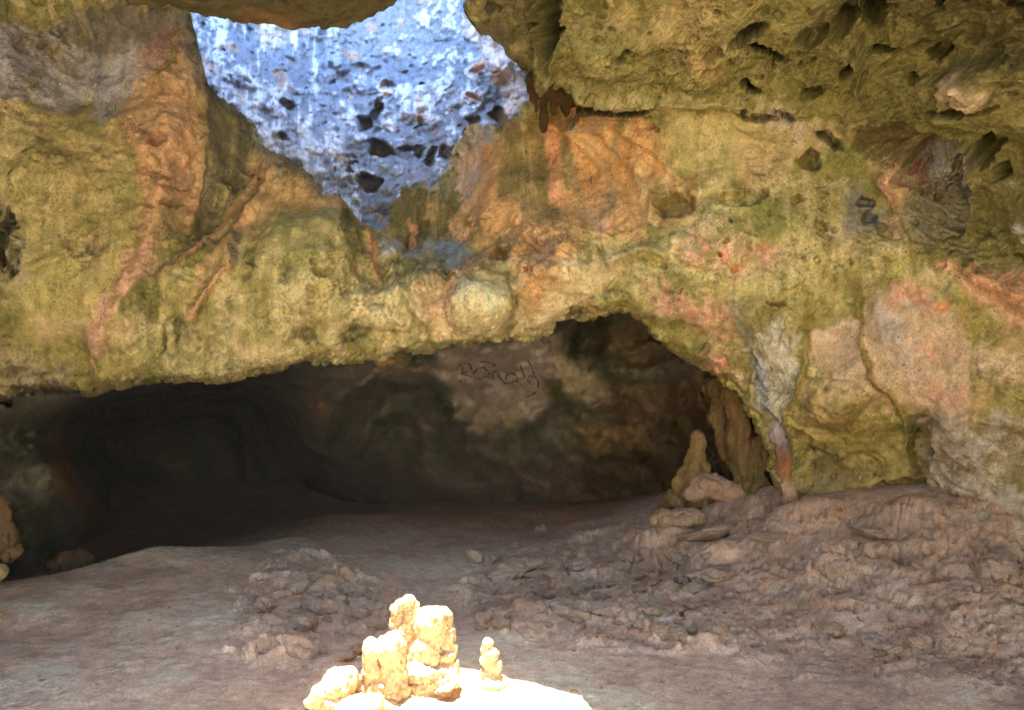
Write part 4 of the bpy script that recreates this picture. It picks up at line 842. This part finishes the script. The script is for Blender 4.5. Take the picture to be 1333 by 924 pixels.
# ================================================================== STONES AND STALAGMITES
DG = bpy.context.evaluated_depsgraph_get
def blob_mesh(name, ells, voxel, amp=.012, fq=14, pits=.5, seed=0, mat=None, col=None, zs=1.0):
    """union of ellipsoids (x,y,z,rx,ry,rz[,tilt]) fused into one continuous knobbly surface"""
    import bmesh
    bm = bmesh.new()
    for e in ells:
        x, y, z, rx, ry, rz = e[:6]; tilt = e[6] if len(e) > 6 else 0
        from mathutils import Matrix
        M = Matrix.Translation((x, y, z)) @ Matrix.Rotation(radians(tilt), 4, 'Y') @ Matrix.Diagonal((rx, ry, rz, 1))
        bmesh.ops.create_icosphere(bm, subdivisions=3, radius=1, matrix=M)
    me = bpy.data.meshes.new(name); bm.to_mesh(me); bm.free()
    ob = bpy.data.objects.new('tmp', me); COL.objects.link(ob)
    r = ob.modifiers.new('r', 'REMESH'); r.mode = 'VOXEL'; r.voxel_size = voxel
    s = ob.modifiers.new('s', 'SMOOTH'); s.iterations = 4; s.factor = .6
    bpy.context.view_layer.update()
    out = bpy.data.meshes.new_from_object(ob.evaluated_get(DG())); bpy.data.objects.remove(ob)
    n = len(out.vertices); c = np.empty(n * 3, np.float32); out.vertices.foreach_get('co', c); c = c.reshape(-1, 3)
    nn = np.empty(n * 3, np.float32); out.vertex_normals.foreach_get('vector', nn); nn = nn.reshape(-1, 3)
    p = (c[:, 0] + seed * 3.1, c[:, 1] + seed, c[:, 2] - seed * 2.)
    p = (p[0], p[1], p[2] * zs)
    d = amp * fbm(p, fq, 4, .6, seed=seed) + amp * .8 * (fbm(p, fq * .45, 3, .5, seed=seed + 3, ridge=True) - .6)
    d += amp * 1.1 * fbm(p, fq * .5, 2, .5, seed=seed + 11)
    d -= amp * pits * sstep(.2, .55, fbm(p, fq * 2.2, 2, .5, seed=seed + 5))
    c = c + nn * d[:, None]
    out.vertices.foreach_set('co', c.ravel())
    out.polygons.foreach_set('use_smooth', np.ones(len(out.polygons), bool))
    if col is not None:
        ca = out.color_attributes.new('Col', 'FLOAT_COLOR', 'POINT'); c4 = np.ones((n, 4), np.float32)
        k = sstep(-.4, .5, fbm(p, fq * .35, 3, .6, seed=seed + 7))
        if len(col) > 2:      # bands of mineral from the foot to the top
            h = (c[:, 2] - c[:, 2].min()) / np.ptp(c[:, 2]) + .22 * (k - .5); cc = np.array([lin(q) for q in col])
            for a in range(3): c4[:, a] = np.interp(h, np.linspace(0, 1, len(col)), cc[:, a])
        else:
            c4[:, :3] = lin(col[0]) * (1 - k[:, None]) + lin(col[1]) * k[:, None]
        ca.data.foreach_set('color', c4.ravel())
    out.name = name; out.materials.clear(); out.materials.append(mat or M_lime); out.update()
    return out

def px_ells(L, Y, ox, oy, oz):
    """ellipsoids given in photo pixels (x, y, half width, half height, depth offset m, half depth px, tilt) at distance Y, relative to an origin"""
    R = []
    for e in L:
        x, y, a, b = e[:4]; dy = e[4] if len(e) > 4 else 0; dd = e[5] if len(e) > 5 else a; tl = e[6] if len(e) > 6 else 0
        s = (Y + dy) / F; X, _, Zz = ray(x, y, Y + dy)
        R.append((X - ox, Y + dy - oy, Zz - oz, a * s, dd * s, b * s, tl))
    return R

def figure(name, label, cat, Y, root_px, parts, voxel=.0075, mat=None, group=None, amp=.013, col=None, fq=14, z=None, zs=.6):
    x, y, _ = ray(*root_px, Y); zz = floor_z(x, y) if z is None else z
    single = len(parts) == 1
    if single:
        nm, L, lab = parts[0][:3]
        o = bpy.data.objects.new(name, blob_mesh(name, px_ells(L, Y, x, y, zz), voxel, amp, fq, seed=random.randrange(60), mat=mat, col=col, zs=zs)); COL.objects.link(o); o.location = (x, y, zz)
    else:
        o = empty(name, (x, y, zz))
        for nm, L, lab, *pc_ in parts:
            p = bpy.data.objects.new(nm, blob_mesh(nm, px_ells(L, Y, x, y, zz), voxel, amp, fq, seed=random.randrange(60), mat=mat, col=pc_[0] if pc_ else col, zs=zs)); COL.objects.link(p); p.parent = o
            if lab: p['label'] = lab
    tag(o, label, cat, group)
    return o

figure('stalagmite', 'tall sunlit twin stalagmite with knobbly spire and rounded dome, tallest of the sunlit group', 'stalagmite', 4.42, (553, 905), [
    ('spire', [(526, 784, 12, 8), (519, 794, 9, 10), (531, 797, 13, 11), (519, 812, 11, 15), (530, 820, 16, 20), (541, 805, 12, 12), (522, 832, 12, 12), (524, 850, 14, 25), (528, 880, 18, 30), (545, 822, 10, 14), (516, 803, 6, 7), (536, 790, 6, 6)], None),
    ('dome', [(560, 815, 22, 24), (570, 812, 18, 20), (578, 826, 14, 22), (580, 846, 13, 16), (556, 846, 26, 30), (550, 870, 26, 24), (545, 850, 24, 28), (548, 872, 32, 26), (586, 838, 6, 8), (566, 800, 14, 10)], None),
    ('base', [(577, 852, 14, 9, -.02), (560, 868, 34, 12), (578, 868, 20, 9), (583, 862, 14, 7), (548, 890, 34, 20), (572, 882, 27, 9, -.05, 22, -10), (590, 872, 9, 8), (555, 905, 34, 12, -.05), (580, 893, 18, 5, -.1, 20, -14)], None)], mat=M_lime)
figure('stalagmite', 'stout sunlit stalagmite stump with two rounded lobes, left of the tall one', 'stalagmite', 4.25, (502, 910), [
    ('lobe', [(485, 846, 14, 18), (482, 858, 12, 20), (484, 875, 14, 26), (488, 895, 16, 18)], None),
    ('lobe', [(509, 845, 20, 21), (512, 858, 17, 24), (511, 880, 19, 26), (514, 900, 19, 16), (500, 895, 22, 18)], None),
    ('base', [(508, 912, 28, 10), (525, 918, 20, 6, -.05), (490, 908, 18, 10)], None)], mat=M_lime)
figure('stalagmite', 'small sunlit stalagmite like a stack of knobs, standing alone right of the tall one', 'stalagmite', 4.47, (640, 895), [
    ('column', [(635, 838, 7, 8), (633, 845, 7, 7), (638, 851, 10, 9), (634, 859, 9, 8), (641, 867, 11, 10), (636, 876, 11, 9)], None),
    ('base', [(638, 876, 12, 10), (639, 880, 13, 9), (640, 885, 16, 9), (641, 890, 18, 8)], None)], mat=M_lime, voxel=.006, amp=.008)
figure('boulder', 'sunlit pitted boulder leaning at the left end of the sunlit group', 'boulder', 4.18, (435, 918), [
    ('boulder', [(440, 890, 26, 20, 0, 24, -28), (425, 900, 26, 15, 0, 22, -25), (455, 882, 13, 14), (412, 910, 16, 9), (440, 910, 28, 14)], None)], mat=M_lime)
figure('flat_stone', 'flat angular sunlit stone lying in front of the stump', 'stone', 4.02, (470, 925), [
    ('flat_stone', [(472, 916, 28, 10, 0, 26, 0), (486, 912, 14, 9), (455, 920, 20, 8), (470, 926, 32, 8)], None)], mat=M_lime, amp=.006)
figure('pebble', 'little sunlit white nub between the boulder and the stump', 'pebble', 4.25, (470, 900), [
    ('pebble', [(468, 884, 6, 8), (474, 893, 6, 5), (466, 896, 7, 6)], None)], mat=M_lime, voxel=.005, amp=.003)
figure('pebble', 'flat sunlit white pebble alone at the right edge of the light patch', 'pebble', 4.35, (747, 902), [
    ('pebble', [(747, 900, 6, 3), (750, 901, 4, 2.5)], None)], mat=M_lime, voxel=.004, amp=.002)

# right of the passage: column, stalagmite, curtains
GP_ = ((150, 118, 84), (188, 140, 88))
figure('column', 'slender grey and rust brown column hanging from the white drapery down to the slope', 'rock column', 7.45, (1026, 645), [
    ('column', [(1010, 556, 5, 12), (1013, 568, 8, 13), (1018, 582, 9, 14), (1022, 597, 10, 15), (1025, 612, 9, 15), (1028, 627, 7, 13), (1030, 641, 7, 13), (1024, 632, 6, 13), (1028, 652, 11, 12)], None)], mat=M_stone, voxel=.014, amp=.028, fq=7,
    col=((168, 136, 110), (178, 152, 124), (160, 112, 72), (136, 98, 70), (126, 108, 104), (158, 146, 140), (176, 168, 154)))
figure('stalagmite', 'pale tan slanting stalagmite rib inside the passage mouth', 'stalagmite', 8.4, (895, 650), [
    ('stalagmite', [(908, 569, 5, 8), (908, 580, 8, 13), (907, 594, 10, 15), (904, 608, 11, 15), (898, 622, 11, 15, 0, 16, -20), (889, 637, 11, 15, 0, 16, -30), (878, 652, 11, 14, 0, 16, -40), (866, 667, 12, 12, 0, 16, -45), (856, 680, 13, 9, 0, 16, -45), (918, 620, 8, 20), (925, 640, 14, 20), (905, 650, 20, 16)], None)], mat=M_stone, voxel=.014, amp=.035, fq=9, col=((130, 106, 80), (118, 98, 62), (138, 114, 72), (150, 126, 84)), zs=.4)
figure('curtain', 'brown rock curtain hanging inside the right edge of the passage', 'rock curtain', 8.4, (945, 590), [
    ('curtain', [(930, 505, 14, 12), (936, 520, 9, 18), (938, 540, 11, 20), (943, 560, 11, 20), (947, 580, 8, 18), (950, 598, 5, 14), (930, 535, 6, 16), (952, 545, 8, 22)], None)], mat=M_stone, voxel=.014, amp=.045, fq=8, col=((108, 90, 60), (124, 100, 66), (106, 94, 60)), z=1.1, zs=.3)
figure('curtain', 'olive brown pillar like curtain against the right wall of the passage', 'rock curtain', 8.15, (965, 620), [
    ('curtain', [(950, 515, 10, 16), (956, 535, 11, 22), (963, 558, 12, 26), (969, 585, 13, 26), (974, 610, 15, 24), (980, 628, 20, 14), (960, 570, 6, 24), (985, 600, 12, 30)], None)], mat=M_stone, voxel=.014, amp=.045, fq=8, col=((118, 104, 66), (112, 96, 60), (124, 98, 64), (112, 104, 62)), z=.7, zs=.3)
figure('boulder', 'big orange tan boulder at the foot of the passage curtains', 'boulder', 8.2, (925, 650), [
    ('boulder', [(925, 632, 26, 16), (945, 640, 26, 14), (905, 642, 18, 10)], None)], mat=M_stone, voxel=.015, amp=.022, fq=8, col=((166, 138, 114), (176, 146, 118)))
figure('boulder', 'blocky tan boulder with an olive underside at the right lip of the passage', 'boulder', 7.85, (872, 690), [
    ('boulder', [(866, 678, 18, 13), (892, 676, 24, 14), (876, 690, 26, 10), (900, 690, 24, 9)], None)], mat=M_stone, voxel=.015, amp=.024, fq=8, col=((172, 146, 120), (160, 134, 96)))
figure('stalactite', 'dark brown jagged stalactite cluster hanging beside the blue lit rock', 'stalactite', 7.0, (705, 160), [
    ('curtain', [(694, 108, 8, 16), (706, 112, 12, 16), (722, 120, 14, 14), (738, 128, 16, 12)], None),
    ('spike', [(697, 125, 6, 18), (698, 140, 4.5, 14), (698, 150, 3, 9)], None), ('spike', [(708, 130, 7, 20), (708, 150, 6, 16), (708, 164, 3.5, 9)], None), ('spike', [(722, 132, 6, 16), (722, 145, 4, 10)], None), ('spike', [(736, 138, 7, 13), (737, 148, 5, 7)], None)],
    mat=M_stone, voxel=.018, amp=.02, fq=8, col=((72, 58, 30), (84, 58, 32)), z=3.9)
figure('stalactite', 'small dark toothed stalactite on the lip above the arched niche', 'stalactite', 7.9, (500, 475), [
    ('stalactite', [(497, 472, 9, 7), (499, 479, 4, 6), (508, 470, 8, 5)], None)], mat=M_stone, voxel=.015, amp=.012, col=((104, 84, 44), (120, 96, 52)), z=1.9)
figure('stalactite', 'small dark blunt stalactite on the lip, right of the toothed one', 'stalactite', 7.9, (528, 470), [
    ('stalactite', [(526, 468, 8, 7), (530, 474, 4, 6), (522, 465, 7, 5)], None)], mat=M_stone, voxel=.015, amp=.012, col=((84, 78, 44), (100, 90, 52)), z=1.95)
figure('boulder', 'dim brown boulder behind the crest at the left of the dark chamber', 'boulder', 8.0, (98, 745), [
    ('boulder', [(98, 730, 22, 13), (85, 735, 14, 10), (112, 735, 16, 9), (98, 748, 30, 14)], None)], mat=M_stone, voxel=.016, amp=.04, fq=10, col=((104, 80, 56), (92, 72, 50)), z=-.3)
figure('hanging_rock', 'tan hanging rock at the left edge of the dark chamber', 'rock', 6.9, (5, 720), [
    ('hanging_rock', [(-6, 670, 14, 26), (4, 700, 12, 22), (14, 722, 9, 12), (-20, 690, 20, 50)], None)], mat=M_stone, voxel=.016, amp=.04, fq=10, col=((116, 90, 60), (100, 80, 54)), z=.4)
figure('stone', 'pale greenish stone at the left edge just above the floor crest', 'stone', 6.5, (0, 750), [
    ('stone', [(-4, 745, 11, 10), (-12, 750, 14, 14)], None)], mat=M_stone, voxel=.02, amp=.015, col=((176, 160, 100), (186, 168, 112)))
figure('stone', 'pale stone cut by the left edge of the picture on the sandy floor', 'stone', 5.6, (-2, 812), [
    ('stone', [(-6, 803, 12, 9), (-16, 806, 16, 12)], None)], mat=M_stone, voxel=.015, amp=.012, col=((196, 160, 116), (206, 174, 130)))

# loose and embedded stones, each its own object on one of eight shared shapes
SH = []
for k in range(8):
    e = [(0, 0, 0, .5, .45, .36)] + [(random.uniform(-.4, .4), random.uniform(-.35, .35), random.uniform(-.15, .2), random.uniform(.18, .34), random.uniform(.18, .34), random.uniform(.15, .28)) for _ in range(7)]
    SH.append(blob_mesh('stone', e, .04, .075, 3.4, 1.2, seed=k + 5, mat=M_stone, col=((174, 152, 132), (184, 154, 126)) if k % 2 else ((172, 152, 136), (182, 158, 136))))
def stone(px, py, wpx, name, label, cat, group=None, hs=1.0, sink=.32, k=None):
    p = on_floor(px, py); s = wpx / F * p.y / .95
    o = bpy.data.objects.new(name, SH[random.randrange(8) if k is None else k]); COL.objects.link(o)
    o.scale = (s, s * random.uniform(.8, 1.1), s * hs); o.rotation_euler = (random.uniform(-.3, .3), random.uniform(-.3, .3), random.uniform(0, 6.28))
    o.location = (p.x, p.y, p.z + s * hs * (.36 - sink)); tag(o, label, cat, group); return o
NAMED = [(705, 692, 17, 1, 'single small tan stone on the dark floor deep in the passage'), (385, 728, 20, .8, 'left of two brown stones on the floor behind the left rubble heap'), (405, 730, 14, 1.1, 'upright brown stone, right of two behind the left rubble heap'), (630, 730, 46, .6, 'low broad greyish stone on the floor at the middle of the passage mouth'),
         (345, 790, 30, .9, 'dark brown stone at the left edge of the left rubble heap'), (388, 770, 34, .8, 'rounded tan stone on top of the left rubble heap'), (430, 795, 42, .8, 'big orange tan lump in the middle of the left rubble heap'), (465, 772, 34, .8, 'rounded stone at the back right of the left rubble heap'), (395, 815, 36, .7, 'grey tan stone in the front of the left rubble heap'), (350, 838, 34, .6, 'flat crusty stone at the front left foot of the left rubble heap'),
         (470, 800, 26, .8, 'brown knob right of the big lump in the left rubble heap'), (445, 845, 60, .4, 'low slab at the front of the left rubble heap beside the stump'), (655, 750, 46, .7, 'dark brown crusty stone at the back of the central rubble'), (685, 738, 30, .9, 'jagged dark stone beside the crusty stone in the central rubble'), (760, 735, 36, .7, 'reddish brown stone in the back row of the central rubble'),
         (815, 730, 24, .8, 'small pale stone behind the central rubble'), (640, 808, 44, .7, 'rounded tan lump at the left front of the central rubble'), (690, 800, 40, .7, 'tan lump beside the rounded one in the central rubble'), (740, 800, 44, .6, 'broad crusty tan lump in the middle of the central rubble'), (800, 795, 46, .6, 'pale crusty lump right of the middle of the central rubble'), (850, 800, 34, .7, 'tan knob at the right of the central rubble'),
         (840, 722, 18, 1., 'small dark olive stone below the blocky boulder'), (1085, 742, 38, 1.2, 'upright fluted orange brown mound stone on the right slope'), (1300, 742, 60, .7, 'overhanging orange brown ledge stone at the right edge of the slope'), (930, 748, 50, .5, 'pitted orange tan outcrop left of the fluted mound on the slope'), (1130, 695, 40, .4, 'flat orange outcrop near the top of the right slope'), (910, 700, 60, .3, 'thin rusty ledge at the left of the right slope'),
         (1080, 820, 30, .7, 'brown stone low on the right slope'), (1140, 840, 34, .6, 'dark pitted stone near the bottom of the right slope'), (1195, 838, 30, .7, 'knobbly pale stone right of the dark pitted one'), (1000, 700, 40, .4, 'tan outcrop on the slope below the slender column')]
SHORT = ['single dark passage stone', 'left brown stone behind the heap', 'upright brown stone behind the heap', 'low broad greyish stone', 'dark heap edge stone', 'rounded tan heap top stone', 'big orange tan heap lump', 'rounded back heap stone', 'grey tan heap front stone', 'flat crusty heap foot stone',
         'brown heap knob', 'low heap slab', 'dark crusty back stone', 'jagged dark back stone', 'reddish brown back stone', 'small pale back stone', 'rounded tan left lump', 'tan second lump', 'broad crusty middle lump', 'pale crusty lump', 'tan right knob',
         'dark olive stone', 'fluted orange mound stone', 'overhanging ledge stone', 'pitted orange outcrop', 'flat orange outcrop', 'thin rusty ledge', 'low brown slope stone', 'dark pitted slope stone', 'knobbly pale slope stone', 'tan outcrop below the column']
for (x, y, wd, h, lab) in NAMED: stone(x, y, wd, 'boulder' if wd > 40 else 'stone', lab, 'boulder' if wd > 40 else 'stone', None, h)
ORD = ['nearest', 'second', 'third', 'fourth', 'fifth', 'sixth', 'seventh', 'eighth', 'ninth', 'tenth', 'eleventh', 'twelfth', 'thirteenth', 'fourteenth', 'fifteenth', 'sixteenth']
def scatter(n, poly, lo, hi, what, tail, group):
    P = np.array(poly, float); pts = []
    while len(pts) < n:
        x = random.uniform(P[:, 0].min(), P[:, 0].max()); y = random.uniform(P[:, 1].min(), P[:, 1].max())
        if poly_sd(np.array([x], np.float32), np.array([y], np.float32), poly)[0] > 0: pts.append((x, y))
    by = {}
    for x, y in pts:
        k = min(range(len(NAMED)), key=lambda i: math.hypot(NAMED[i][0] - x, 1.6 * (NAMED[i][1] - y)))
        dx, dy = x - NAMED[k][0], 1.6 * (y - NAMED[k][1])
        side = ('right of' if dx > 0 else 'left of') if abs(dx) > abs(dy) else ('in front of' if dy > 0 else 'behind')
        by.setdefault((k, side), []).append((math.hypot(dx, dy), x, y))
    for (k, side), L in by.items():
        for q, (_, x, y) in enumerate(sorted(L)):
            stone(x, y, random.uniform(lo, hi), what.replace(' ', '_'), f'{ORD[min(q, 15)]} {tail} {side} the {SHORT[k]}', 'stone', group, random.uniform(.6, .95), .36)
scatter(46, [(310, 780), (375, 745), (480, 760), (505, 830), (420, 860), (320, 850)], 9, 24, 'rubble stone', 'small crusty stone', 'rubble of the left heap')
scatter(70, [(610, 800), (640, 750), (720, 725), (800, 710), (880, 720), (960, 800), (960, 835), (760, 828), (610, 815)], 9, 24, 'rubble stone', 'small embedded stone', 'rubble of the central bed')
scatter(26, [(870, 700), (1000, 680), (1320, 690), (1320, 880), (1150, 860), (950, 820)], 6, 14, 'rubble stone', 'small slope stone', 'rubble of the right slope')
scatter(20, [(560, 830), (900, 845), (1200, 900), (780, 900), (680, 860)], 3, 6, 'pebble', 'tiny pebble on the silt', 'pebbles on the silt')
scatter(24, [(20, 800), (250, 740), (330, 780), (300, 900), (20, 910)], 3, 6, 'pebble', 'tiny pebble on the silt', 'pebbles on the silt')

# ================================================================== DUSTY AIR
mh = bpy.data.materials.new('dusty_air'); mh.use_nodes = True; ht = mh.node_tree
ht.nodes.remove(ht.nodes['Principled BSDF']); pv = ht.nodes.new('ShaderNodeVolumePrincipled')
pv.inputs['Color'].default_value = (.9, .86, .8, 1); pv.inputs['Density'].default_value = .0008; pv.inputs['Anisotropy'].default_value = 0.0
ht.links.new(pv.outputs[0], ht.nodes['Material Output'].inputs['Volume'])
hb = np.array([(x, y, z) for z in (-3.0, 24.0) for y in (-125.0, 72.0) for x in (-90.0, 90.0)])
hz = build_mesh('haze', hb, np.array([(0, 2, 3, 1), (4, 5, 7, 6), (0, 1, 5, 4), (2, 6, 7, 3), (0, 4, 6, 2), (1, 3, 7, 5)]), mh); tag(hz, kind='stuff')
